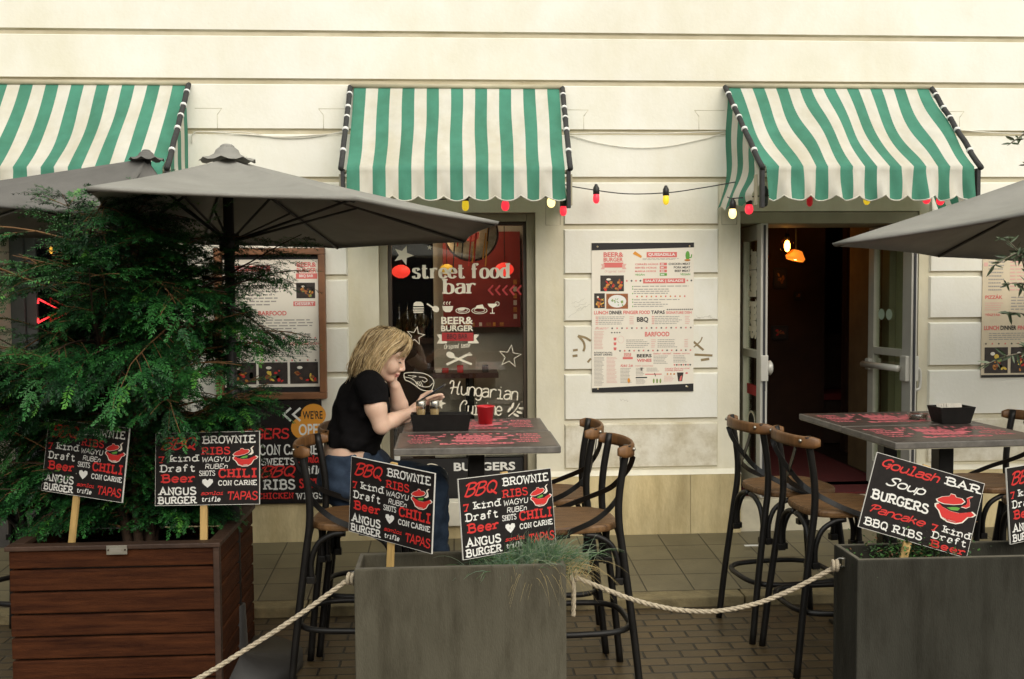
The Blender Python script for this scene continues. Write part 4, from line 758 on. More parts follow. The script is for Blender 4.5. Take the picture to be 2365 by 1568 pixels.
def sign(label, pos, yaw, roll, tilt, kind, stick_u, stick_len, w_=.455, h_=.305, group='black menu signs on wooden sticks'):
    root = thing('menu_sign', label, 'menu sign', pos, group); c = Vector(pos)
    Uv = Vector((math.cos(yaw), math.sin(yaw), 0)); N = Vector((math.sin(yaw), -math.cos(yaw), 0)); V0 = Vector((0, 0, 1))*math.cos(tilt)-N*math.sin(tilt); N2 = Uv.cross(V0)
    U2 = Uv*math.cos(roll)+V0*math.sin(roll); V2 = V0*math.cos(roll)-Uv*math.sin(roll)
    b = MB(); b.obox(c-N2*.0035, U2, V2, N2, w_, h_, .006, wedge); b.obox(c-N2*.0008, U2, V2, N2, w_-.004, h_-.004, .0016, bd_m)
    P = Print(b, c-U2*w_/2-V2*h_/2, U2*w_, V2*h_, N2, .0008); R_, W_ = INK['red'], INK['white']
    X = lambda txt, u0, u1, v0, v1, m, st='slab', wt=.185: P.text(txt, u0+.035*(u1-u0), 1-v1+.09*(v1-v0), u1-.035*(u1-u0), 1-v0-.09*(v1-v0), m, st, wt)
    if kind == 0:
        X('BBQ', .035, .40, .055, .245, R_, 'script', .15); X('BROWNIE', .44, .975, .05, .165, W_); X('RIBS', .44, .725, .205, .315, R_); X('WAGYU', .44, .72, .335, .415, W_, 'hand', .15); X('RUBEn', .47, .70, .435, .51, W_, 'hand', .15)
        X('7', .03, .085, .32, .42, R_, 'slab', .2); X('kind', .13, .415, .30, .405, W_); X('Draft', .04, .395, .435, .545, W_); X('Beer', .055, .395, .565, .69, R_, 'slab', .22); X('SHOTS', .42, .58, .525, .605, W_, 'slab', .14); X('CHILI', .60, .985, .505, .635, R_, 'slab', .22)
        h = [(0, .34), (-.18, .55), (-.46, .46), (-.5, .15), (-.3, -.18), (0, -.5), (.3, -.18), (.5, .15), (.46, .46), (.18, .55)]; P.poly([(.505+x*.105, .295+y*.115) for x, y in h], W_)
        X('CON CARNE', .595, .985, .665, .74, W_, 'slab', .2); X('ANGUS', .035, .405, .745, .86, W_, 'slab', .22); X('BURGER', .02, .405, .875, .98, W_, 'slab', .22); X('somlói'.replace('ó', 'o'), .43, .66, .81, .865, R_, 'script', .2); X('trifle', .44, .63, .885, .955, W_, 'hand', .2); X('TAPAS', .685, .985, .815, .945, R_, 'hand', .16)
        pot(P, .745, .52, .235, .27)
    else:
        X('Goulash', .035, .60, .04, .18, R_, 'script', .17); X('BAR', .645, .975, .045, .16, W_, 'slab', .22); X('Soup', .13, .50, .25, .385, W_, 'script', .17); X('BURGERS', .03, .58, .465, .60, W_, 'slab', .22); X('Pancake', .035, .57, .655, .775, R_, 'script', .17)
        X('BBQ RIBS', .025, .585, .84, .95, W_, 'slab', .2); X('7', .625, .68, .69, .785, R_, 'slab', .2); X('kind', .725, .985, .665, .765, W_); X('Draft', .64, .975, .775, .875, W_); X('Beer', .645, .985, .885, .985, R_, 'slab', .22); pot(P, .61, .385, .365, .40)
    for a in (.3, .72): P.ell(stick_u+.0, a, .006, .009, INK['grey'], 8)
    b.build('board', root)
    s = MB(); top = c+U2*((stick_u-.5)*w_)+V2*(h_*.5+.006)-N2*.014; d = V2*(-1); s.obox(top+d*(h_+stick_len)/2, U2, V2, N2, .031, h_+stick_len, .013, stick_m, .002); s.build('stick', root)
    return root
sign('black menu sign in the shade of the conifer, turned to the right', (-1.567, 4.31, 1.038), rad(-27), rad(-2.1), rad(7.7), 0, .42, .24, .463, .311)
sign('black menu sign standing at the right end of the wooden planter', (-1.054, 4.31, .992), rad(-8.9), rad(1.7), rad(8), 0, .46, .22, .463, .311)
sign('black menu sign hiding the woman\'s legs, its left side turned back', (-.246, 3.842, .926), rad(-41.8), rad(-2.6), rad(1.5), 0, .5, .17)
sign('black menu sign standing in front of the table, above the grass tuft', (.215, 3.862, .877), rad(33.8), rad(-1.2), rad(7.5), 0, .5, .12)
sign('strongly tilted black sign reading Goulash Soup Bar in the right planter', (1.85, 3.80, .887), rad(.3), rad(-17), rad(7), 1, .47, .20)
q = U(2312, 1160, 3.86); sign('black menu sign cut off by the right edge of the photo', (q.x+.205, 3.90, q.z), rad(25), rad(1), rad(4), 0, .55, .12)
# ------------------------------------------------------------------ rope barrier
rope_m = mat('natural_rope', (.46, .39, .28), .9, .25, 60, .5, 200); ring_m = mat('steel_ring', (.35, .34, .31), .35, .2, metal=1)
def rope(mb, pts, r=.0095, pitch=.026):
    P = [Vector(p) for p in cr(pts, 14)]; L = [0]
    for a, b in zip(P, P[1:]): L.append(L[-1]+(b-a).length)
    n = int(L[-1]/.0055); Q = []; j = 0
    for i in range(n+1):
        s_ = L[-1]*i/n
        while j < len(L)-2 and L[j+1] < s_: j += 1
        t = (s_-L[j])/max(1e-9, L[j+1]-L[j]); Q.append((P[j]+(P[j+1]-P[j])*t, s_))
    for k in range(3):
        S = []
        for i, (p, s_) in enumerate(Q):
            a = Q[min(i+1, n)][0]-Q[max(i-1, 0)][0]; a.normalize(); u_ = a.cross(Vector((.13, .2, 1))).normalized(); w_ = a.cross(u_); an = 2*math.pi*(s_/pitch/3+k/3); S.append(p+(u_*math.cos(an)+w_*math.sin(an))*r*.52)
        mb.tube(S, r*.56, rope_m, 6)
def hook(mb, c, sgn):
    mb.tube([Vector(c)+Vector((sgn*.018*math.cos(t)+sgn*.012, .006*math.sin(t*2), .018*math.sin(t))) for t in np.linspace(0, 6.28, 16)[:-1]], .0035, ring_m, 6, True); mb.box(c[0], c[0]+sgn*.004, c[1]-.014, c[1]+.014, c[2]-.014, c[2]+.022, ring_m, .001)
rp_root = thing('rope_barrier', 'twisted rope hung between the two grey stone planters with a knotted end', 'rope', (1.0, 3.8, .5), 'twisted rope barriers')
m1 = MB(); a = Vector((.447, 3.83, .633)); b = Vector((1.533, 3.83, .648)); 
rope(m1, [a, (.56, 3.83, .585), (.70, 3.83, .528), (.86, 3.83, .485), (1.02, 3.83, .472), (1.18, 3.83, .495), (1.32, 3.83, .543), (1.44, 3.83, .60), b]); rope(m1, [a+Vector((.004, -.018, .004)), (.462, 3.808, .60), (.463, 3.806, .54), (.461, 3.806, .475)])
for q in (a, b):
    for t in (0, 1): m1.tube([q+Vector((.012*(1 if q is a else -1)+t*.016*(1 if q is a else -1)+.004*math.cos(s_), .017*math.cos(s_), .019*math.sin(s_)-.004)) for s_ in np.linspace(0, 6.28, 14)[:-1]], .0075, rope_m, 6, True)
m1.build('rope', rp_root); m2 = MB(); hook(m2, (.427, 3.83, .64), 1); m2.build('ring', rp_root); m2 = MB(); hook(m2, (1.55, 3.83, .655), -1); m2.build('ring', rp_root)
rp2 = thing('rope_barrier', 'twisted rope running from the middle planter down across the wooden planter', 'rope', (-.7, 3.75, .45), 'twisted rope barriers')
m1 = MB(); a = Vector((-.396, 3.82, .645)); rope(m1, [a, (-.47, 3.80, .598), (-.62, 3.77, .50), (-.80, 3.74, .395), (-.98, 3.70, .30), (-1.2, 3.66, .22), (-1.5, 3.60, .16)])
for t in (0, 1): m1.tube([a+Vector((.006-t*.016+.004*math.cos(s_), .017*math.cos(s_), .019*math.sin(s_)-.004)) for s_ in np.linspace(0, 6.28, 14)[:-1]], .0075, rope_m, 6, True)
m1.build('rope', rp2); m2 = MB(); hook(m2, (-.378, 3.82, .65), -1); m2.build('ring', rp2)
# ------------------------------------------------------------------ menu posters
def food(pr, u0, v0, u1, v1, kind, seed):
    """a small photograph of a dish printed on the poster"""
    rr = random.Random(seed); pr.rect(u0, v0, u1, v1, INK['dark']); w_, h_ = u1-u0, v1-v0
    if kind == 'salad':
        pr.rect(u0, v0, u1, v1, INK['food1'], .0001); pr.ell(u0+w_*.5, v0+h_*.5, w_*.42, h_*.42, INK['white'], 20, 0, .0002); cols = ['food3', 'food3', 'green', 'cream']
        for k in range(26): pr.ell(u0+w_*(.5+rr.uniform(-.27, .27)), v0+h_*(.5+rr.uniform(-.27, .27)), w_*rr.uniform(.02, .08), h_*rr.uniform(.02, .06), INK[rr.choice(cols)], 7, rr.uniform(0, 3), .0003)
        return
    cols = {'ribs': ['food2', 'food1', 'food2', 'red'], 'burger': ['food2', 'yellow', 'food1', 'red'], 'plate': ['food1', 'food2', 'red', 'yellow', 'food3']}[kind]
    for k in range(22): pr.ell(u0+w_*(.55+rr.uniform(-.36, .36)), v0+h_*(.38+rr.uniform(-.26, .26)), w_*rr.uniform(.03, .12), h_*rr.uniform(.03, .10), INK[rr.choice(cols)], 8, rr.uniform(0, 3), .0002)
    pr.ell(u0+w_*.35, v0+h_*.75, w_*.1, h_*.07, INK['cream'], 10, 0, .0002)
def sheet(mb, pr_o, Uv, Vv, N):
    return Print(mb, pr_o, Uv, Vv, N, .0008)
def poster_print(D, wd, ht, torn=True):
    """full menu sheet; local units metres, origin lower left. drawn from the layout of the photographed sheet"""
    sx, sy = wd/855, ht/1245
    X = lambda x: (x-413)*sx
    Y = lambda y: ht-(y-130)*sy
    I = INK; R_, B_, L_ = I['lightred'], I['black'], I['salmon']
    bo = lambda t, x0, y1, x1, y0, m, off=.02: D.bold(t, X(x0), Y(y1), X(x1), Y(y0), m, off)
    sl = lambda t, x0, y1, x1, y0, m, st='slab', w_=.17: D.text(t, X(x0), Y(y1), X(x1), Y(y0), m, st, w_)
    D.poly([(X(413), Y(192)), (X(1270), Y(170)), (X(1270), Y(130)), (X(413), Y(130))], B_); D.poly([(X(413), Y(1375)), (X(1268), Y(1375)), (X(1268), Y(1310)), (X(900), Y(1322)), (X(413), Y(1340))], B_)
    for x, y in ((463, 162), (1232, 160), (463, 1345), (1208, 1332)): D.ell(X(x), Y(y), .006, .006, I['cream'], 8)
    bo('BEER&', 512, 247, 678, 208, R_, .03); bo('BURGER', 512, 286, 674, 252, R_, .03)
    D.poly([(X(512), Y(335)), (X(676), Y(335)), (X(676), Y(294)), (X(512), Y(294))], R_); D.poly([(X(488), Y(348)), (X(520), Y(348)), (X(520), Y(305)), (X(490), Y(305)), (X(502), Y(327))], L_); D.poly([(X(668), Y(348)), (X(704), Y(348)), (X(690), Y(327)), (X(704), Y(305)), (X(668), Y(305))], L_)
    bo('BBQ BAR', 540, 330, 652, 300, I['white'], .03); sl('Original taste', 520, 374, 690, 356, L_, 'script', .12)
    D.poly([(X(755), Y(222)), (X(775), Y(200)), (X(832), Y(240)), (X(826), Y(258))], I['orange']); D.rect(X(872), Y(252), X(1126), Y(208), R_); bo('QUESADILLA', 886, 244, 1112, 216, I['white'], .03)
    D.ell(X(1216), Y(238), 18*sx, 38*sy, I['green']); D.line([(X(1216), Y(262)), (X(1246), Y(252)), (X(1250), Y(228))], 9*sx, I['green']); D.ell(X(1214), Y(276), 26*sx, 9*sy, I['food2'])
    D.lines(X(838), X(1185), Y(275), Y(258), 2, I['grey'], .98)
    for k, (a, b) in enumerate((('CSIRKÉS HÚSOS', 'CHICKEN MEAT'), ('SERTÉS HÚSOS', 'PORK MEAT'), ('MARHA HÚSOS', 'BEEF MEAT'), ('VEGÁN', 'VEGAN'))):
        y = 316+k*29; g_ = k == 3
        bo(a, 775, y, 775+[195, 180, 175, 80][k], y-18, I['green'] if g_ else R_); bo(b, 1238-[182, 138, 130, 84][k], y, 1238, y-18, I['green'] if g_ else B_); D.rect(X(982), Y(y+2), X(1042), Y(y-19), I['green'] if g_ else R_); D.lines(X(990), X(1036), Y(y-2), Y(y-14), 1, I['white'], 1, .8)
    food(D, X(485), Y(532), X(682), Y(400), 'ribs', 1); food(D, X(433), Y(672), X(522), Y(548), 'burger', 2); food(D, X(534), Y(678), X(716), Y(552), 'salad', 3)
    D.rect(X(842), Y(468), X(1196), Y(428), R_); bo('SALÁTÁK | SALADS', 858, 462, 1180, 432, I['white'], .03)
    for x in (706, 746, 783, 820, 1214, 1248): D.star(X(x), Y(446), .009, R_ if x in (706, 783, 1214) else B_)
    D.lines(X(764), X(1236), Y(500), Y(484), 1, I['grey'], .99, .4); D.lines(X(764), X(1090), Y(560), Y(508), 3, I['grey'], .98); D.lines(X(764), X(1236), Y(612), Y(596), 1, I['grey'], .99, .4); D.lines(X(764), X(1060), Y(668), Y(618), 3, I['grey'], .98)
    for y in (494, 514, 552, 602, 624, 658): D.ell(X(755), Y(y), .004, .005, I['green'], 6)
    for k in range(11): D.ell(X(792+k*40), Y(577), .0055, .006, [R_, I['food2']][k % 2], 7)
    bo('LUNCH', 432, 724, 550, 694, R_, .03); bo('DINNER', 560, 724, 666, 694, B_, .03); bo('FINGER', 676, 724, 804, 694, R_, .03); bo('FOOD', 810, 724, 900, 694, R_, .03); bo('TAPAS', 910, 724, 1024, 694, B_, .03); bo('SIGNATURE DISH', 1036, 724, 1250, 702, R_, .02)
    for k in range(14): D.rect(X(1042+k*16), Y(692), X(1051+k*16), Y(682), B_)
    bo('BBQ', 790, 796, 886, 748, B_, .03); D.lines(X(470), X(700), Y(812), Y(738), 5, I['grey'], .98); D.lines(X(940), X(1180), Y(812), Y(738), 5, I['grey'], .98)
    for x in (445, 915): D.lines(X(x), X(x+25), Y(812), Y(738), 5, R_, 1)
    for x in (728, 1195): D.lines(X(x), X(x+42), Y(812), Y(738), 5, L_, 1)
    for k in range(17): D.star(X(583+k*41.3), Y(840), .0085, (B_, R_)[k % 2])
    sl('Bisztró', 440, 846, 560, 830, R_, 'script', .14); bo('BARFOOD', 857, 912, 1064, 872, R_, .03)
    D.lines(X(700), X(900), Y(1008), Y(932), 5, I['grey'], .98); D.lines(X(964), X(1140), Y(1008), Y(932), 5, I['grey'], .98); D.lines(X(910), X(950), Y(1008), Y(932), 5, L_, 1); D.lines(X(1190), X(1226), Y(1008), Y(932), 5, L_, 1)
    D.lines(X(432), X(520), Y(1015), Y(862), 13, I['salmon'], .95); D.line([(X(656)+26*sx*math.cos(t), Y(935)+30*sy*math.sin(t)) for t in np.linspace(0, 6.28, 18)], .0016, L_)
    for y in (930, 970, 1012): D.poly([(X(598), Y(y+12)), (X(616), Y(y+12)), (X(620), Y(y-12)), (X(594), Y(y-12))], R_)
    for x in (580, 604, 624, 646): D.star(X(x), Y(876), .007, B_)
    for k in range(16): D.star(X(648+k*39.6), Y(1029), .0085, (B_, R_)[k % 2])
    bo('RÖVIDITALOK', 432, 1048, 584, 1034, B_, .02); bo('SHORT DRINKS', 432, 1068, 584, 1052, B_, .02)
    D.lines(X(432), X(520), Y(1320), Y(1078), 22, I['grey'], .96); D.lines(X(536), X(630), Y(1300), Y(1078), 20, I['salmon'], .96)
    bo('BEER&', 682, 1062, 744, 1048, R_); bo('BURGER', 682, 1078, 744, 1064, R_); D.rect(X(672), Y(1100), X(756), Y(1082), R_)
    bo('BEERS', 790, 1086, 914, 1058, B_, .03); bo('WINES', 790, 1124, 914, 1098, R_, .03); bo('CSAPOLT - DRAUGHT', 928, 1062, 1080, 1050, R_); bo('ÜVEGES - BOTTLE', 1098, 1062, 1234, 1050, R_)
    D.lines(X(930), X(1060), Y(1144), Y(1070), 6, I['grey'], .95); D.lines(X(1098), X(1230), Y(1134), Y(1070), 5, I['grey'], .95); sl('Koktélok', 652, 1164, 756, 1142, R_, 'script', .15)
    D.lines(X(652), X(750), Y(1300), Y(1172), 11, I['grey'], .96); bo('PARTY COCKTAILS', 776, 1164, 926, 1150, L_); D.lines(X(782), X(860), Y(1240), Y(1172), 6, I['grey'], .95); D.lines(X(872), X(990), Y(1206), Y(1172), 4, I['grey'], .95)
    D.poly([(X(822), Y(1196)), (X(836), Y(1196)), (X(840), Y(1172)), (X(818), Y(1172))], B_); bo('ÜDÍTŐITALOK', 1026, 1188, 1240, 1174, R_); bo('COFFEE SPECIALS', 1026, 1204, 1180, 1192, R_)
    for k in range(8): D.poly([(X(1102+k*19), Y(1158)), (X(1112+k*19), Y(1158)), (X(1114+k*19), Y(1146)), (X(1100+k*19), Y(1146))], (R_, B_)[k % 2])
    D.poly([(X(1138), Y(1290)), (X(1172), Y(1290)), (X(1184), Y(1216)), (X(1128), Y(1216))], I['dark']); D.poly([(X(1148), Y(1286)), (X(1166), Y(1286)), (X(1172), Y(1240)), (X(1156), Y(1250))], R_)
    D.ell(X(1210), Y(1222), .009, .006, R_); D.rect(X(780), Y(1260), X(876), Y(1250), B_); D.line([(X(860), Y(1228)), (X(1000), Y(1228))], .006, R_); D.line([(X(938), Y(1218)), (X(948), Y(1246))], .005, B_)
    for k in range(3): D.ell(X(932+k*28), Y(1285), .006, .016, I['food3'])
    D.ell(X(722), Y(1280), .009, .018, I['orange']); D.lines(X(782), X(876), Y(1312), Y(1266), 5, I['grey'], .95); D.lines(X(1020), X(1110), Y(1292), Y(1240), 5, I['salmon'], .95)
    for k in range(3): D.ell(X(1048+k*28), Y(1228), .006, .006, I['food2'])
paper = mat('poster_paper', (.80, .745, .635), .6, .04, 4)
PA = U(1366, 561, WY); PB = U(1601, 903, WY)
po = thing('menu_poster', 'big menu poster with black torn strips on the pier between window and door', 'menu poster', (PA.x, WY, PB.z), 'menu posters')
b = MB(); b.box(PA.x, PB.x, WY-.006, WY-.0012, PB.z, PA.z, paper); D = Print(b, (PA.x, WY-.006, PB.z), (1, 0, 0), (0, 0, 1), (0, -1, 0), .0007); poster_print(D, PB.x-PA.x, PA.z-PB.z)
b.build('sheet', po)
for x, z in ((PA.x+.04, PA.z-.025), (PB.x-.03, PA.z-.023), (PA.x+.04, PB.z+.025), (PB.x-.04, PB.z+.03)): sc_ = MB(); sc_.ball((x, WY-.008, z), .005, mat('brass_screw', (.5, .38, .16), .35, 0, metal=.8) if 'brass_screw' not in bpy.data.materials else bpy.data.materials['brass_screw'], 8, (1, .6, 1)); sc_.build('screw', po)
# right poster, cut by the frame
QA = U(2270, 546, WY); QB = U(2272, 872, WY); wq = .68
po = thing('menu_poster', 'yellowed menu poster at the right edge behind olive leaves', 'menu poster', (QA.x, WY, QB.z), 'menu posters')
b = MB(); pap2 = mat('yellowed_paper', (.66, .56, .40), .6, .08, 4); b.box(QA.x, QA.x+wq, WY-.006, WY-.0012, QB.z, QA.z, pap2); ht = QA.z-QB.z; D = Print(b, (QA.x, WY-.006, QB.z), (1, 0, 0), (0, 0, 1), (0, -1, 0), .0007)
D.rect(0, ht-.045, wq, ht, INK['black']); D.rect(0, 0, wq, .018, INK['black']); D.rect(.04, ht-.115, .36, ht-.065, INK['lightred']); D.bold('BURGEREK', .07, ht-.105, .33, ht-.075, INK['white'], .03)
for k in range(3): D.rect(.008, ht-.10-k*.05, .035, ht-.075-k*.05, INK['salmon'])
D.lines(.04, .16, ht-.37, ht-.16, 9, INK['grey'], .98); D.lines(.19, .64, ht-.37, ht-.16, 9, INK['salmon'], .98); D.bold('PIZZÁK', .02, ht-.42, .14, ht-.39, INK['lightred'], .03); D.lines(.02, .15, ht-.50, ht-.44, 4, INK['salmon'], .98); D.bold('TÉSZTÁK', .02, ht-.535, .13, ht-.515, INK['lightred'], .02); D.lines(.2, .62, ht-.50, ht-.40, 5, INK['grey'], .95)
D.bold('LUNCH', .015, ht-.63, .12, ht-.60, INK['lightred'], .03); D.bold('DINNER', .13, ht-.63, .24, ht-.60, INK['black'], .03); D.bold('FINGER FOOD', .25, ht-.63, .45, ht-.60, INK['lightred'], .03); D.bold('TAPAS', .47, ht-.63, .58, ht-.60, INK['black'], .03); D.lines(.05, .33, ht-.70, ht-.645, 4, INK['grey'], .98)
for k in range(14): D.star(.03+k*.045, ht-.722, .009, (INK['black'], INK['lightred'])[k % 2])
food(D, .022, .03, .185, .205, 'plate', 5); food(D, .205, .03, .37, .205, 'burger', 6); food(D, .39, .03, .56, .205, 'ribs', 7)
b.build('sheet', po)
# framed menu on the left pier
FA = U(508, 574, WY); FB = U(757, 919, WY); fd = thing('framed_menu', 'menu in a brown wooden showcase frame beside the conifer', 'framed menu', (FA.x, WY, FB.z))
fwm = mat('brown_frame_wood', (.20, .085, .035), .55, .3, 5, .2, 50); b = MB(); fw = .042; x0, x1, z0, z1 = FB.x-.70, FB.x, FB.z, FA.z
for q in ((x0, x1, z1-fw, z1), (x0, x1, z0, z0+fw), (x0, x0+fw, z0+fw+.0005, z1-fw-.0005), (x1-fw, x1, z0+fw+.0005, z1-fw-.0005)): b.box(q[0], q[1], WY-.06, WY-.001, q[2], q[3], fwm, .005)
b.build('frame', fd); b = MB(); b.box(x0+fw, x1-fw, WY-.012, WY-.0015, z0+fw, z1-fw, INK['black']); ix0, ix1, iz0, iz1 = x0+fw+.006, x1-fw-.006, z0+fw+.035, z1-fw-.03
b.box(ix0, ix1, WY-.0165, WY-.0125, iz0, iz1, paper); D = Print(b, (ix0, WY-.0165, iz0), (1, 0, 0), (0, 0, 1), (0, -1, 0), .0007); w_, h_ = ix1-ix0, iz1-iz0; R_, B_, G_ = INK['lightred'], INK['black'], INK['grey']
D.bold('BEER&', w_-.135, h_-.05, w_-.01, h_-.018, R_, .03); D.bold('BURGER', w_-.135, h_-.085, w_-.01, h_-.055, R_, .03); D.rect(w_-.14, h_-.125, w_-.005, h_-.09, R_); D.bold('BBQ BAR', w_-.12, h_-.118, w_-.03, h_-.097, INK['white'], .02)
D.rect(.02, h_-.075, .30, h_-.04, R_); D.bold('QUESADILLA', .04, h_-.068, .28, h_-.047, INK['white'], .03); D.lines(.02, .40, h_-.30, h_-.09, 10, G_, .98); D.rect(w_-.16, h_-.30, w_-.02, h_-.27, R_); D.bold('DESSERT', w_-.15, h_-.295, w_-.03, h_-.275, INK['white'], .02)
food(D, w_-.14, h_-.25, w_-.02, h_-.15, 'plate', 9); D.bold('BARFOOD', .22, h_-.36, .40, h_-.33, R_, .03); D.lines(.02, .58, h_-.49, h_-.38, 6, G_, .98)
for k in range(12): D.star(.03+k*.05, h_-.505, .008, (B_, R_)[k % 2])
D.bold('FINGER FOOD', .02, h_-.555, .21, h_-.53, R_, .02); D.bold('TAPAS', .29, h_-.555, .40, h_-.53, B_, .03); D.bold('SIGNATURE DISH', .41, h_-.552, .60, h_-.533, R_, .01)
for k in range(13): D.rect(.42+k*.0135, h_-.522, .428+k*.0135, h_-.512, B_)
D.bold('BBQ', .20, h_-.61, .29, h_-.572, B_, .03); D.lines(.31, .59, h_-.63, h_-.565, 5, G_, .98)
for k in range(12): D.star(.03+k*.05, h_-.65, .009, (R_, B_)[k % 2])
food(D, .02, .02, .20, .16, 'ribs', 12); food(D, .215, .02, .40, .16, 'burger', 13); food(D, .415, .02, .595, .16, 'burger', 14)
b.build('sheet', fd)
# black menu board under it
BA = U(590, 924, WY); BB = U(748, 1158, WY); x0, x1, z0, z1 = BB.x-.66, BB.x, BB.z, BA.z
bo_ = thing('menu_board', 'black board with red and white lettering and an orange open badge under the framed menu', 'menu board', (x0, WY, z0))
b = MB(); b.box(x0, x1, WY-.05, WY-.03, z0, z1, bd_m, .002); D = Print(b, (0, WY-.05, 0), (1, 0, 0), (0, 0, 1), (0, -1, 0), .0008)
def bx_(px, py): q = U(px, py, WY-.05); return q.x, q.z
def bt(t, a, b_, m, st='slab', wt=.19): D.text(t, *bx_(*a), *bx_(*b_), m, st, wt)
D.ell(*bx_(724, 958), .080, .072, INK['orange'], 24); D.ell(*bx_(710, 988), .105, .082, INK['orange'], 24)
D.bold("WE'RE", *bx_(699, 968), *bx_(745, 948), INK['black'], .02); D.bold('OPEN', *bx_(690, 1006), *bx_(752, 978), INK['white'], .02)
for k in (0, 1): D.line([bx_(672+k*22, 942), bx_(655+k*22, 957), bx_(672+k*22, 972)], .014, INK['white'])
bt('BURGERS', (528, 1014), (665, 990), INK['red'], 'hand', .17); bt('CHILI', (512, 1050), (592, 1028), INK['red']); bt('CON CARNE!', (600, 1050), (744, 1026), INK['white'], 'slab', .16); bt('SWEETS', (604, 1074), (680, 1058), INK['white']); bt('somloi', (690, 1068), (742, 1052), INK['red'], 'script', .2); bt('trifle', (692, 1094), (742, 1076), INK['white'], 'hand', .2)
bt('BBQ', (600, 1102), (680, 1076), INK['red'], 'script', .15); bt('SHOTS', (692, 1126), (745, 1106), INK['red']); bt('RIBS', (610, 1130), (680, 1108), INK['white']); bt('CHICKEN', (596, 1152), (676, 1138), INK['red']); bt('WINGS', (686, 1152), (746, 1138), INK['white']); bt('TAPAS', (515, 1100), (590, 1078), INK['white']); bt('SALADS', (515, 1150), (590, 1130), INK['white'])
b.build('board', bo_)
for x in (x0+.05, x1-.05): b = MB(); b.box(x-.015, x+.015, WY-.029, WY-.001, z0+.05, z1-.05, ts_m); b.build('bracket', bo_)
# marker scrawls and pencil on the wall: part of the wall's own surface
gm = w; D = Print(gm, (0, WY, 0), (1, 0, 0), (0, 0, 1), (0, -1, 0), .0012)
def gx(sx, sy): q = U((1620+sx*.35714)*.77288, (680+sy*.35714)*.77288, WY); return q.x, q.z
for pts, w_ in (([(300, 905), (345, 955), (355, 1000), (345, 1035)], 16), ([(300, 905), (360, 920), (408, 948)], 16), ([(258, 1028), (298, 1022)], 16), ([(255, 1075), (296, 1070)], 18), ([(380, 1128), (408, 1095)], 14), ([(1268, 955), (1320, 1000), (1350, 1025)], 16), ([(1268, 1000), (1320, 955), (1340, 915)], 9), ([(1275, 1062), (1425, 1070)], 16), ([(1328, 1108), (1398, 1098)], 18)):
    D.line([gx(*p) for p in pts], w_*.00092, INK['marker'], True)
rr = random.Random(4)
for k, (a, b_) in enumerate((((245, 640), (355, 600)), ((260, 665), (370, 630)), ((285, 690), (375, 655)), ((220, 745), (405, 640)), ((1275, 765), (1420, 735)), ((1290, 745), (1330, 770)), ((1390, 740), (1450, 765)), ((650, 1440), (720, 1450)))):
    n = 12; D.line([gx(a[0]+(b_[0]-a[0])*i/n, a[1]+(b_[1]-a[1])*i/n+rr.uniform(-9, 9)) for i in range(n+1)], .0016, INK['pencil'], True)
w.build('wall', building)
# ------------------------------------------------------------------ cables along the groove, string lights
cab = mat('white_cable', (.66, .63, .54), .6, .1); blk = mat('black_cable', (.02, .02, .018), .6, .1)
def cable(label, pts, m, r=.004):
    b = MB(); b.tube(cr(pts, 8), r, m, 6); tag(b.build('cable', origin=pts[0]), label, 'cable', 'cables along the facade')
yc = WY-.010
def cz(px, py, y=yc): return tuple(U(px, py, y))
b = MB()
cable('pale cables drooping along the groove between the left and middle awning', [cz(443, 330), cz(446, 309), cz(470, 304), cz(560, 310), cz(650, 316), cz(740, 311), cz(800, 306)], cab)
cable('thin upper cable along the groove left of the middle awning', [cz(445, 304), cz(560, 305), cz(640, 318), cz(720, 316), cz(800, 302)], cab, .003)
cable('pale cable pulled straight along the groove right of the middle awning', [cz(1312, 309), cz(1400, 307), cz(1520, 308), cz(1675, 303)], cab)
cable('pale cable sagging deeply between the middle and right awning', [cz(1312, 311), cz(1380, 330), cz(1460, 341), cz(1540, 338), cz(1620, 322), cz(1678, 306)], cab, .003)
cable('pale cable along the groove at the right edge', [cz(2215, 300), cz(2290, 306), cz(2365, 308), cz(2450, 306)], cab)
cable('black light string sagging between the middle and right awning', [tuple(U(1300, 425, 6.30)), tuple(U(1330, 432, 6.33)), tuple(U(1440, 447, 6.36)), tuple(U(1540, 445, 6.36)), tuple(U(1620, 434, 6.33)), tuple(U(1700, 420, 6.28))], blk, .0035)
cable('black light string under the hem of the middle awning', [tuple(U(1000, 462, 6.0)), tuple(U(1075, 456, 6.0)), tuple(U(1167, 452, 6.0)), tuple(U(1260, 455, 6.0)), tuple(U(1300, 450, 6.1)), tuple(U(1300, 425, 6.30))], blk, .0035)
cable('black light string under the hem of the right awning', [tuple(U(1680, 455, 6.25)), tuple(U(1692, 458, 6.05)), tuple(U(1730, 455, 6.0)), tuple(U(1770, 452, 5.95)), tuple(U(1870, 452, 5.95)), tuple(U(2002, 448, 5.95)), tuple(U(2150, 445, 5.95)), tuple(U(2240, 440, 6.0))], blk, .0035)
sock = mat('black_socket', (.014, .014, .013), .45, .1)
BC = dict(red=mat('red_bulb', (.75, .03, .05), .3, 0, emit=(1, .035, .06), estr=.75), yellow=mat('yellow_bulb', (.75, .55, .03), .3, 0, emit=(1, .68, .03), estr=.42), warm=mat('lit_warm_bulb', (.9, .75, .35), .3, 0, emit=(1, .78, .30), estr=1.5), off=mat('dark_bulb', (.05, .06, .05), .15, 0), dred=mat('dim_red_bulb', (.35, .01, .015), .3, 0, emit=(1, .02, .03), estr=.12))
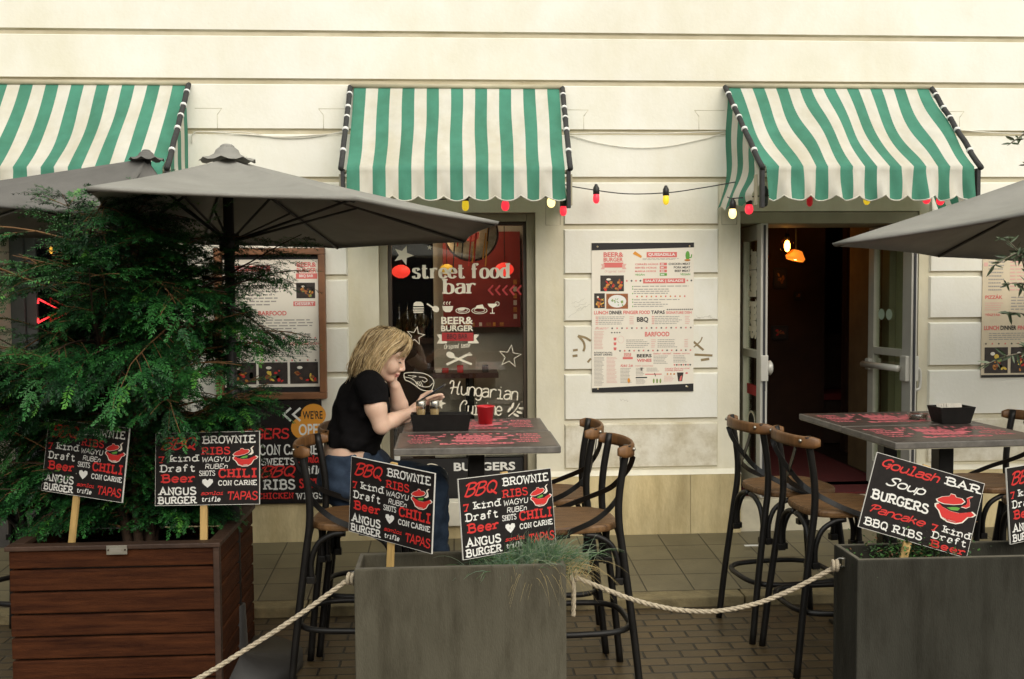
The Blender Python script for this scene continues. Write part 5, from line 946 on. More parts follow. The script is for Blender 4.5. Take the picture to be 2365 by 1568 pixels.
def bulb(px, py, Y, c, r, label, tilt=0):
    p = U(px, py, Y); t = thing('light_bulb', label, 'light bulb', p, 'coloured bulbs of the string lights')
    s = MB(); s.lathe([(0, .085), (.008, .085), (.012, .075), (.020, .06), (.021, .022), (.0185, .02), (0, .02)], p, sock, 12); s.build('socket', t)
    r *= .86; b = MB(); b.lathe([(.014, .024), (.018, .018), (r*.95, .004), (r, -.010), (r*.88, -.026), (r*.5, -.037), (0, -.040)], p, BC[c], 16); b.build('bulb', t)
for a in ((1377, 456, 6.36, 'red', .025, 'red light bulb hanging on the wall above the big poster, left one'), (1538, 459, 6.36, 'yellow', .024, 'yellow light bulb hanging on the wall above the big poster'), (1075, 472, 6.0, 'yellow', .025, 'yellow light bulb under the middle awning, above the parasol tip'), (1167, 472, 6.0, 'red', .029, 'red light bulb under the scalloped hem of the middle awning'),
          (1273, 464, 6.0, 'warm', .029, 'glowing warm white bulb at the right end of the middle awning'), (1301, 484, 6.1, 'red', .025, 'red light bulb beneath the bracket of the middle awning'), (1692, 490, 6.05, 'warm', .028, 'glowing yellow bulb at the left corner of the right awning'), (1730, 480, 6.0, 'red', .030, 'bright red bulb by the left curtain of the right awning'),
          (1767, 462, 5.95, 'off', .022, 'unlit dark bulb beside the red one under the right awning'), (1870, 462, 5.95, 'dred', .022, 'dim red bulb above the bar door opening'), (2002, 458, 5.95, 'yellow', .024, 'yellow bulb above the bar door opening'), (2140, 456, 5.95, 'red', .028, 'red bulb of the bright pair at the right awning, left of the two'), (2172, 459, 5.95, 'red', .028, 'red bulb of the bright pair at the right awning, nearer its right corner')): bulb(*a)
# ------------------------------------------------------------------ things inside the bar
def lantern(px, py, Y, r, label, m):
    p = U(px, py, Y); b = MB(); prof = [(.3, .72)]+[(math.cos(t)*1.0+.02*(k % 2), math.sin(t)*.72) for k, t in enumerate(np.linspace(1.2, -1.2, 11))]+[(.3, -.72)]
    b.lathe([(a*r, z*r) for a, z in prof], p, m, 20); b.tube([p+Vector((0, 0, .7*r)), p+Vector((0, 0, .5))], .003, blk, 5); tag(b.build('paper_lantern', origin=p), label, 'lantern', 'paper lanterns inside the bar')
lm = mat('red_lantern', (.7, .04, .03), .6, .1, emit=(1, .05, .03), estr=.75)
lantern(926, 627, 6.85, .062, 'red paper lantern behind the window, under the white star', lm); lantern(1165, 622, 6.85, .064, 'red paper lantern behind the end of the word food', lm)
lantern(1032, 622, 6.95, .05, 'yellow paper lantern behind the word street', mat('yellow_lantern', (.6, .38, .04), .6, .1, emit=(1, .6, .05), estr=.25))
# round hide drum with ribbons behind the glass
c = U(1088, 540, 6.74); t = thing('ribboned_disc', 'round tan disc hung with red and yellow ribbons behind the top of the window', 'decoration', c); b = MB(); hide = mat('tan_hide', (.62, .52, .36), .8, .45, 14, .3, 40)
R2 = Matrix.Rotation(rad(90), 3, 'X'); b.lathe([(.055, -.012), (.165, -.018), (.178, 0), (.165, .018), (.055, .012), (.055, -.012)], c, hide, 32, R2); b.build('disc', t); b = MB(); b.tube([c+Vector((.18*math.cos(a), -.004, .18*math.sin(a))) for a in np.linspace(0, 6.28, 32)[:-1]], .007, mat('dark_rim', (.06, .02, .015), .6, .2), 6, True); b.build('rim', t)
rr = random.Random(5)
for k in range(11):
    x = c.x+rr.uniform(-.11, .13); z = c.z+rr.uniform(-.02, .1); l = rr.uniform(.14, .30); m = [INK['red'], INK['orange'], INK['black'], INK['red']][k % 4]
    rb = MB(); rb.strap([(x, c.y-.026, z), (x-.012, c.y-.032, z-l*.5), (x-.022, c.y-.03, z-l)], .009, .0015, m, (1, 0, 0)); rb.build('ribbon', t)
# red wall panel, pale partition, counter and bottles inside the window
def at(px, py, Y): return U(px, py, Y)
a, b2 = at(1022, 535, 7.25), at(1202, 755, 7.25); b = MB(); redp = mat('red_panel', (.26, .024, .018), .6, .15, 6, emit=(.30, .028, .018), estr=0)
b.box(a.x, b2.x, 7.25, 7.27, b2.z, a.z, redp); D = Print(b, (0, 7.25, 0), (1, 0, 0), (0, 0, 1), (0, -1, 0)); rr = random.Random(8)
for k in range(9): D.rect(a.x+.01+k*.05, b2.z+.008, a.x+.045+k*.05+rr.uniform(-.02, 0), b2.z+.035, INK[['food2', 'cream', 'food1', 'orange'][k % 4]])
for k in range(6): D.rect(b2.x-.05, b2.z+.06+k*.05, b2.x-.025, b2.z+.095+k*.05, INK[['cream', 'food2'][k % 2]])
o = b.build('red_banner', origin=a); tag(o, 'red banner with small pictures along its edges hanging inside the window', 'banner')
b = MB(); a, b2 = at(1000, 560, 7.4), at(1212, 960, 7.4); b.box(a.x, b2.x+.05, 7.4, 7.46, .5, a.z+.25, mat('pale_partition', (.62, .58, .47), .8, .12, 4)); b.build('partition', building)
a = at(1085, 858, 7.15); t = thing('indoor_table', 'dark table with red things on it seen through the window', 'table', (a.x, 7.15, .34)); b = MB(); b.box(at(1000, 858, 7.1).x, at(1150, 858, 7.1).x, 7.0, 7.32, a.z-.035, a.z, mat('dark_red_table', (.07, .02, .015), .35, .3, 20)); b.build('tabletop', t)
b = MB(); b.box(a.x-.03, a.x+.03, 7.13, 7.19, .34, a.z-.036, ts_m); b.build('column', t)
for k, (px, m, lb) in enumerate(((1012, 'cream', 'pale napkin block on the table inside the window'), (1028, 'red', 'red napkin block beside the pale one inside the window'), (1062, 'red', 'red tin on the middle of the table inside the window'), (1120, 'dark', 'dark holder on the right of the table inside the window'))): q = at(px, 850, 7.1); b = MB(); b.box(q.x-.02, q.x+.025, 7.06, 7.12, a.z+.001, a.z+.03+.02*(k > 1), INK[m], .004); tag(b.build('tableware', origin=q), lb, 'tableware', 'things on the table inside the window')
b = MB(); b.box(-.42, -.02, 7.5, 7.75, .34, 1.35, mat('dark_counter', (.05, .025, .012), .5, .3, 5)); b.box(-.44, 0, 7.45, 7.8, 1.35, 1.39, in_wall); tag(b.build('bar_counter', origin=(-.2, 7.6, .34)), 'dark bar counter inside, behind the left side of the window', 'counter')
bt_m = [glass_mat('green_bottle', (.15, .35, .2), .1), glass_mat('amber_bottle', (.5, .25, .06), .1), glass_mat('clear_bottle', (.7, .75, .75), .12)]
for k in range(6):
    x = -.40+k*.062; b = MB(); b.lathe([(0, 0), (.028, 0), (.028, .15), (.011, .2), (.011, .27), (0, .27)], (x, 7.58, 1.391+.0), bt_m[k % 3], 14); tag(b.build('bottle', origin=(x, 7.58, 1.391)), ['green', 'amber', 'clear'][k % 3]+' bottle standing on the counter behind the window', 'bottle', 'bottles on the counter inside the window')
# lamps in the door opening
fil = mat('filament_glow', (1, .6, .2), .3, 0, emit=(1, .55, .14), estr=14); shade = mat('orange_shade', (.6, .2, .03), .6, 0, emit=(1, .24, .02), estr=.75)
def pend(px, py, Y, r, label, glow=True):
    p = U(px, py, Y); t = thing('pendant_lamp', label, 'pendant lamp', p, 'glowing lamps inside the bar'); b = MB(); b.tube([p+Vector((0, 0, r)), (p.x, p.y, 2.9)], .004, blk, 5); b.lathe([(0, .075), (.02, .07), (.022, .03), (0, .03)], p+Vector((0, 0, r*.4)), sock, 10); b.build('cord', t)
    g_ = MB(); g_.ball(p, r, glass_mat('amber_glass', (1, .75, .4), .05) if 'amber_glass' not in bpy.data.materials else bpy.data.materials['amber_glass'], 16, (1, 1, 1.15)); g_.build('bulb', t); f_ = MB()
    f_.ball(p, r*.42, fil, 10, (1, 1, 1.9)); f_.build('filament', t)
pend(1818, 568, 7.9, .060, 'clear filament bulb glowing in the middle of the door opening'); pend(1766, 592, 8.2, .05, 'glowing bulb half hidden behind the left door leaf'); pend(1979, 517, 8.4, .03, 'small glowing lamp under the ceiling near the parasol tip'); pend(118, 578, 7.6, .035, 'small warm bulb glowing through the conifer at the left')
p = U(1838, 590, 8.0); t = thing('pendant_lamp', 'orange glowing lampshade beside the filament bulb', 'pendant lamp', p, 'glowing lamps inside the bar'); b = MB(); b.lathe([(a*.76, b*.8) for a, b in ((.03, .055), (.055, .05), (.105, -.02), (.09, -.05), (.085, -.05), (.098, -.02), (.05, .042), (.028, .048))], p, shade, 24, Matrix.Rotation(rad(14), 3, 'Y')); b.build('lamp_shade', t); b = MB(); b.tube([p+Vector((0, 0, .05)), (p.x, p.y, 2.9)], .004, blk, 5); b.build('cord', t); b = MB(); b.ball(p+Vector((0, 0, -.016)), .022, fil, 10); b.build('bulb', t)
for nm, q, e, c_ in (('door_lamp_light', U(1815, 600, 7.75), .5, (1, .42, .10)), ('left_lamp_light', U(118, 560, 7.5), 1.5, (1, .45, .12)), ('window_fill_light', Vector((-.15, 6.69, 2.12)), 1.6, (1, .72, .45)), ('inner_fill_light', Vector((.05, 6.98, 2.22)), 2.6, (1, .74, .48))):  # window and inner points are added fill for the window interior, without fixtures
    l = bpy.data.lights.new(nm, 'POINT'); l.energy = e; l.color = c_; l.shadow_soft_size = .06; lo = bpy.data.objects.new(nm, l); COL.objects.link(lo); lo.location = q
pm = mat('dark_picture_frame', (.015, .012, .01), .5, .1)
def pic(px, py, w_, h_, lb, cols, seed):
    p = U(px, py, 8.595); b = MB(); b.box(p.x-w_/2, p.x+w_/2, 8.575, 8.599, p.z-h_/2, p.z+h_/2, pm, .003); D = Print(b, (p.x-w_/2, 8.575, p.z-h_/2), (w_, 0, 0), (0, 0, h_), (0, -1, 0)); rr = random.Random(seed)
    D.rect(.12, .1, .88, .9, INK['dark'])
    for k in range(7): D.ell(.5+rr.uniform(-.2, .2), .5+rr.uniform(-.2, .22), rr.uniform(.04, .14), rr.uniform(.04, .12), INK[rr.choice(cols)], 7, rr.uniform(0, 3), .0002)
    tag(b.build('wall_picture', origin=p), lb, 'picture', 'pictures on the inner wall')
pic(1801, 642, .12, .18, 'black framed picture on the inner wall below the filament bulb', ['food1', 'food2'], 1); pic(1842, 683, .07, .07, 'small brown square picture on the inner wall', ['food1'], 2); pic(1800, 768, .15, .12, 'wide dark framed picture low on the inner wall', ['food1', 'red'], 3)
def bench(px0, px1, py, Y, lb, m):
    a, b2 = U(px0, py, Y), U(px1, py, Y); t = thing('bench', lb, 'bench', ((a.x+b2.x)/2, Y, .35)); b = MB(); b.box(a.x, b2.x, Y-.2, Y+.2, .74, .80, m, .01); b.build('seat', t); b = MB(); b.box(a.x+.02, b2.x-.02, Y-.17, Y+.17, .35, .738, in_dark); b.build('base', t); b = MB(); b.box(a.x, b2.x, Y+.21, Y+.26, .80, 1.32, in_dark, .01); b.build('backrest', t)
bench(1860, 2000, 880, 8.9, 'dark bench with red seat deep inside the bar door', mat('dark_red_seat', (.16, .015, .012), .6, .2, 10))
# neon triangle
nm_ = mat('red_neon', (1, .05, .05), .4, 0, emit=(1, .03, .035), estr=2.2); b = MB()
tri = [U(x, y, 6.80) for x, y in ((88, 745), (88, 690), (141, 717))]; b.tube([tri[0]+(tri[1]-tri[0])*t for t in (.0, .2)], .006, nm_, 7); b.tube([tri[1]+(tri[0]-tri[1])*.2, tri[1], tri[2], tri[0], tri[0]+(tri[1]-tri[0])*.2], .0065, nm_, 7); tag(b.build('neon_sign', origin=tri[0]), 'red neon triangle glowing behind the conifer', 'neon sign')
# litter
b = MB(); q = UZ(2250, 1630, .123) if False else UZ((1640+1150*.5287)*.77288, (1200+813*.5287)*.77288, .124); b.box(q.x-.05, q.x+.05, q.y-.012, q.y+.012, .1225, .126, INK['white']); tag(b.build('paper_scrap', origin=q), 'small white paper strip lying on the pavement by the stools', 'litter')
# ------------------------------------------------------------------ conifer
def conifer():
    root = thing('conifer', 'bushy dark green conifer with drooping feathery sprays in the wooden planter', 'conifer', (-1.42, 4.56, .60))
    bark = mat('brown_bark', (.05, .028, .015), .85, .4, 20, .6, 60); twig = mat('tan_twig', (.15, .075, .025), .8, .3, 30)
    LM = [mat('needles_dark', (.005, .030, .008), .55, .35, 9, spec=.35), mat('needles_mid', (.012, .074, .017), .5, .35, 9, spec=.35), mat('needles_light', (.030, .145, .028), .5, .3, 9, spec=.35), mat('needles_fresh', (.085, .27, .032), .5, .25, 9)]
    rng = np.random.default_rng(21)
    # spray template: twig along +X with two ranks of needles in the XY plane, lightly drooping
    def template(n, L, seed):
        r = np.random.default_rng(seed); V = []; F = []
        for i in range(n):
            for sd in (-1, 1):
                t = (i+.5*(sd > 0))/n; x = L*t; l = .026*(1-.55*t**2)*r.uniform(.6, 1.25)*(.6+.4*min(1, t*6)); a = rad(62-18*t)*sd+r.normal(0, .24); z0 = -.10*L*t*t
                d = np.array([math.cos(a), math.sin(a), r.normal(-.06, .30)]); d /= np.linalg.norm(d); s_ = np.cross(d, [0, 0, 1]); s_ /= np.linalg.norm(s_); w_ = .0024
                b = np.array([x, 0, z0]); k = len(V); V += [b-s_*w_*.6, b+d*l*.55+s_*w_*1.2-s_*w_*0, b+d*l+np.array([0, 0, -.002]), b+d*l*.55-s_*w_*1.2, ]; F.append((k, k+3, k+2, k+1))
        for i in range(4):
            a = rad(r.uniform(-30, 30)); k = len(V); b = np.array([L*.96, 0, -.1*L]); d = np.array([math.cos(a), math.sin(a), r.normal(0, .2)])*.014; s_ = np.array([-math.sin(a), math.cos(a), 0])*.0013; V += [b-s_, b+d*.6+s_, b+d, b+d*.6-s_]; F.append((k, k+3, k+2, k+1))
        return np.array(V), np.array(F)
    TP = [template(17, .085+.02*i, i) for i in range(4)]
    VV = []; FF = []; MI = []; off = 0
    wood = MB(); tw = MB()
    base = Vector((-1.42, 4.56, .58)); nst = 7
    # stems
    stems = []
    for i in range(nst):
        a = 2*math.pi*i/nst+.4; p = [base+Vector((.05*math.cos(a), .05*math.sin(a), 0)), base+Vector((.12*math.cos(a), .12*math.sin(a), .45)), base+Vector((.20*math.cos(a)+.03, .18*math.sin(a), .95)), base+Vector((.24*math.cos(a)-.02, .22*math.sin(a), 1.42+.1*(i % 2)))]
        c = cr(p, 8); stems.append(c); wood.tube(c, list(np.linspace(.022, .005, len(c))), bark, 7)
    wood.build('trunk', root)
    GAPS = ((Vector((112, 716)), 46), (Vector((118, 574)), 26), (Vector((560, 850)), 30), (Vector((600, 700)), 40), (Vector((420, 930)), 22))
    def px_(p):
        d = Vector(p)-Vector((0, 0, CAM_H)); z = d.dot(AF); return Vector((1182.5+FPX*d.dot(AR)/z, 784-FPX*d.dot(AU)/z))
    def bad(p):
        if p[2] < 1.17 and p[1] < 4.40: return True
        if p[0] > -1.0 and p[2] < 1.13+.25*max(0, -.8-p[0]): return True
        if p[2] < .72 or (p[0] > -.84 and p[2] < 1.52) or p[0] > -.66: return True
        q = px_(p); return any((q-g_).length < r_ for g_, r_ in GAPS)
    def spray(pos, d, up, sc, mi):
        nonlocal off
        if bad(pos): return
        if pos[0] > -1.25 and rng.random() < .20: return
        V, F = TP[rng.integers(4)]; d = d/np.linalg.norm(d); s_ = np.cross(up, d); s_ /= max(1e-6, np.linalg.norm(s_)); u_ = np.cross(d, s_)
        W_ = pos+(V[:, :1]*d+V[:, 1:2]*s_+V[:, 2:]*u_)*sc; VV.append(W_); FF.append(F+off); MI.append(np.where(rng.random(len(F)) < .3, np.clip(mi+rng.integers(-1, 2, len(F)), 0, 2 if mi < 3 else 3), mi)); off += len(V)
    nb = 0
    def allowed(p):
        return True
    for bi in range(425):
        low = bi >= 372; st = stems[rng.integers(nst)]; h = rng.uniform(.03, .45) if low else rng.beta(1.35, 1.15); q = np.array(st[min(int(h*(len(st)-1)), len(st)-1)], float)
        zrel = min(1, max(0, (q[2]-.6)/1.5))
        az = rng.uniform(0, 2*math.pi)
        R = (.98-.42*zrel**1.6)*rng.uniform(.55, 1.08)
        if math.cos(az) < -.2: R *= 1.38
        el = rng.uniform(-.05, .68)+.35*zrel*rng.uniform(0, 1.6)
        if zrel > .8: el += .25
        if low: R = rng.uniform(.28, .5); el = rng.uniform(.1, .9)
        elif zrel < .22: R *= .62
        # leave the table side free at the height of the woman, stay off the facade side
        if math.sin(az) > .3: R *= .72
        dirv = np.array([math.cos(az)*math.cos(el), math.sin(az)*math.cos(el), math.sin(el)]); nseg = 12; pts = [q]; d = dirv.copy()
        for k in range(nseg):
            d = d+np.array([0, 0, -.068*(1 if el < .6 else .5)])+rng.normal(0, .05, 3); d /= np.linalg.norm(d); pts.append(pts[-1]+d*R/nseg)
        z_ = max(p[2] for p in pts); lim = 2.20 if -2.0 < pts[-1][0] < -1.2 else 2.05
        if z_ > lim: continue
        if pts[-1][1] < 3.85: continue
        if not low and any(p[1] < 4.30 and p[2] < 1.24 for p in pts): continue
        if pts[-1][0] > -1.05 and rng.random() < .25: continue
        if pts[-1][0] > -.75 and not (pts[-1][2] > 1.45 or rng.random() < .35): continue
        if any(p[1] > 5.7 for p in pts): continue
        cut = next((k for k in range(3, len(pts)) if bad(pts[k])), None)
        if cut is not None: pts = pts[:cut]
        if len(pts) < 4: continue
        nseg_ = len(pts)-1
        nb += 1
        tw.tube(pts, list(np.linspace(.0065, .0018, len(pts))), twig if rng.random() < .5 else bark, 5, cap=False)
        for k in range(2 if low else 3, nseg_+1):
            p = pts[k]; a = pts[k]-pts[k-1]; a /= np.linalg.norm(a)
            for sd in ((-1, 1) if k < nseg_ else (0,)):
                if rng.random() < .06: continue
                side = np.cross(a, [0, 0, 1]); side /= np.linalg.norm(side)
                dd = a*rng.uniform(.55, 1.0)+side*sd*rng.uniform(.5, 1.0)+np.array([0, 0, rng.uniform(-.35, .08)]); L2 = .24*R*(1-.55*k/nseg)*rng.uniform(.6, 1.3)+.05
                dd /= np.linalg.norm(dd); pp = p.copy(); nn = max(2, int(L2/.045)); sub_ = [pp.copy()]
                tone = rng.choice([0, 1, 2], p=[.36, .44, .20]); 
                for j in range(nn):
                    if bad(pp): break
                    dd = dd+np.array([0, 0, -.10])+rng.normal(0, .05, 3); dd /= np.linalg.norm(dd); pp = pp+dd*L2/nn; sub_.append(pp.copy())
                    sd2 = np.cross(dd, [0, 0, 1]); sd2 /= max(1e-6, np.linalg.norm(sd2)); up = np.cross(sd2, dd)+rng.normal(0, .22, 3)
                    m_ = tone
                    for q2 in (-1, 1):
                        spray(pp, dd*.85+sd2*q2*rng.uniform(.4, .9)+np.array([0, 0, rng.uniform(-.25, .05)]), up, rng.uniform(.55, .95), m_ if rng.random() < .8 else min(2, m_+1))
                tipm = 3 if rng.random() < .13 else (2 if rng.random() < .35 else tone)
                spray(pp, dd, np.cross(np.cross(dd, [0, 0, 1]), dd)+rng.normal(0, .2, 3), rng.uniform(.8, 1.1), tipm)
                if rng.random() < .5: tw.tube(sub_, .0016, twig, 4, cap=False)
    tw.build('branches', root)
    V = np.concatenate(VV); F = np.concatenate(FF); Mi = np.concatenate(MI); me = bpy.data.meshes.new('foliage'); V = V-np.array(root['_o'])
    me.vertices.add(len(V)); me.vertices.foreach_set('co', V.ravel()); me.loops.add(len(F)*4); me.loops.foreach_set('vertex_index', F.ravel()); me.polygons.add(len(F)); me.polygons.foreach_set('loop_start', np.arange(0, len(F)*4, 4)); me.polygons.foreach_set('material_index', Mi)
    for m in LM: me.materials.append(m)
    me.update(calc_edges=True); o = bpy.data.objects.new('foliage', me); COL.objects.link(o); o.parent = root
    print('conifer', nb, 'branches', len(F), 'needles')
conifer()
# ------------------------------------------------------------------ grass tuft
def blades(mb, c, n, L, spread, mats, seed, lean=(0, 0), w_=.0022, droop=1.0, xr=.05, yr=.04):
    r = random.Random(seed)
    for k in range(n):
        a = r.uniform(0, 6.283); l = L*r.uniform(.5, 1.05); o = spread*r.uniform(.15, 1); dx, dy = math.cos(a)*o+lean[0]*r.uniform(.2, 1.2), math.sin(a)*o*.7+lean[1]*r.uniform(.2, 1.2)
        b = Vector(c)+Vector((r.gauss(0, xr), r.gauss(0, yr), 0)); P = []
        for i in range(7):
            t = i/6; P.append(b+Vector((dx*l*t*1.0, dy*l*t, l*(t*.95-.62*droop*t*t*(.5+o)))))
        mb.tube(P, [w_*(1-.85*i/6) for i in range(7)], r.choice(mats), 3, cap=False)
gm_ = [mat('fescue_blue', (.11, .19, .12), .6, .25, 20), mat('fescue_green', (.07, .16, .05), .6, .25, 20), mat('fescue_pale', (.24, .30, .19), .6, .2, 20)]; st_w = mat('dry_straw', (.42, .32, .14), .7, .25, 20)
t = thing('grass_tuft', 'blue green ornamental grass tuft with dry straw blades in the middle stone planter', 'grass tuft', (.31, 3.84, .625)); b = MB()
blades(b, (.30, 3.84, .63), 1050, .30, .75, gm_, 3, (.12, -.04), .0018, .9, .075, .03); blades(b, (.17, 3.84, .63), 260, .19, .9, gm_, 6, (-.25, 0), .0018, 1.0, .05, .03); b.build('blades', t); b = MB()
blades(b, (.35, 3.83, .63), 200, .27, .85, [st_w], 4, (.45, -.10), .0013, 1.5, .05, .03); blades(b, (.30, 3.80, .63), 60, .17, .9, [st_w], 9, (-.2, -.2), .0013, 1.6, .06, .02); b.build('dry_blades', t)
# low green plants in the right planter
def leafy(c, n, R, h, mats, seed, lw=.012):
    mb = MB(); r = random.Random(seed)
    for k in range(n):
        p = Vector(c)+Vector((r.gauss(0, R*.5), r.gauss(0, .04), abs(r.gauss(0, h*.5)))); a = r.uniform(0, 6.283); e = r.uniform(-.3, 1.0); d = Vector((math.cos(a)*math.cos(e), math.sin(a)*math.cos(e), math.sin(e))); s_ = d.cross(Vector((r.uniform(-.4, .4), r.uniform(-.4, .4), 1))).normalized(); l = lw*r.uniform(.7, 1.7)
        mb.add([p, p+d*l*.5+s_*l*.34, p+d*l, p+d*l*.5-s_*l*.34], [(0, 1, 2, 3)], r.choice(mats))
    return mb
sd_ = [mat('sedum_dark', (.018, .065, .012), .55, .3, 20), mat('sedum_light', (.045, .14, .022), .55, .3, 20), mat('sedum_dry', (.14, .07, .025), .6, .3, 20)]
t = leafy((1.83, 3.82, .625), 1800, .19, .15, [sd_[0], sd_[1], sd_[0], sd_[1], sd_[0], sd_[2]], 5).build('ground_cover_plant', origin=(1.83, 3.82, .625)); tag(t, 'mossy green low plant around the stick of the goulash sign', 'plant')
t = leafy((1.66, 3.80, .625), 60, .03, .03, [mat('pale_sprout', (.20, .34, .18), .6, .2)], 7).build('ground_cover_plant', origin=(1.66, 3.80, .625)); tag(t, 'tiny pale sprouts at the left end of the right stone planter', 'plant')
# ------------------------------------------------------------------ olive tree at the right edge
ol = thing('olive_tree', 'slender olive tree reaching in from the right edge in front of the poster', 'olive tree', (2.56, 3.86, .62)); ob = mat('olive_bark', (.16, .14, .10), .85, .3, 20, .4, 60); olm = [mat('olive_leaf_dark', (.05, .075, .038), .5, .25, 10), mat('olive_leaf_pale', (.14, .17, .10), .5, .2, 10), mat('olive_leaf_mid', (.06, .09, .04), .5, .25, 10)]
tr = MB(); tc = cr([(2.56, 3.86, .60), (2.55, 3.85, 1.1), (2.60, 3.84, 1.6), (2.58, 3.83, 2.1), (2.66, 3.82, 2.6)], 6); tr.tube(tc, list(np.linspace(.018, .008, len(tc))), ob, 8); lv = MB(); r = random.Random(12)
TG = [((2420, 300), (2335, 330)), ((2400, 580), (2298, 612)), ((2390, 640), (2318, 548)), ((2420, 760), (2330, 720)), ((2400, 820), (2275, 842)), ((2420, 680), (2325, 655)), ((2440, 420), (2375, 380)), ((2440, 520), (2385, 560)), ((2430, 610), (2350, 590)), ((2440, 900), (2380, 800))]
TG2 = [None]*22
for tg in TG+TG2:
    if tg is None:
        h_ = r.uniform(1.1, 2.6); a2 = r.uniform(-1.1, 1.3); p0 = Vector((2.60, 3.84, h_)); p1 = p0+Vector((math.cos(a2)*.45, math.sin(a2)*.3, r.uniform(.05, .3)))*r.uniform(.6, 1.1)
        p0 = p0+(p1-p0)*.35
    else:
        (a, e) = tg; p0 = U(*a, 3.78+r.uniform(-.06, .06)); p1 = U(*e, 3.70+r.uniform(-.08, .05)); k0 = min(tc, key=lambda q: (Vector(q)-p0).length+abs(q[2]-p0.z)); c = cr([k0, p0, (p0+p1)/2+Vector((0, 0, .02)), p1], 5); tr.tube(c, list(np.linspace(.006, .0015, len(c))), ob, 5, cap=False)
    for i in range(6, len(c)):
        for k in range(2):
            p = Vector(c[i]); a_ = r.uniform(0, 6.28); d = (Vector(p1-p0).normalized()*.6+Vector((math.cos(a_), math.sin(a_)*.6, r.uniform(-1, .5)))).normalized(); l = r.uniform(.035, .06); s_ = d.cross(Vector((r.uniform(-1, 1), -1, r.uniform(-1, 1)))).normalized(); w_ = l*.11
            n_ = d.cross(s_)*l*.05; m = r.choice(olm); lv.add([p, p+d*l*.3+s_*w_, p+d*l*.7+s_*w_*.8, p+d*l, p+d*l*.7-s_*w_*.8, p+d*l*.3-s_*w_, p+d*l*.5+n_], [(0, 1, 6), (1, 2, 6), (2, 3, 6), (3, 4, 6), (4, 5, 6), (5, 0, 6)], m)
tr.build('trunk', ol); lv.build('leaves', ol)
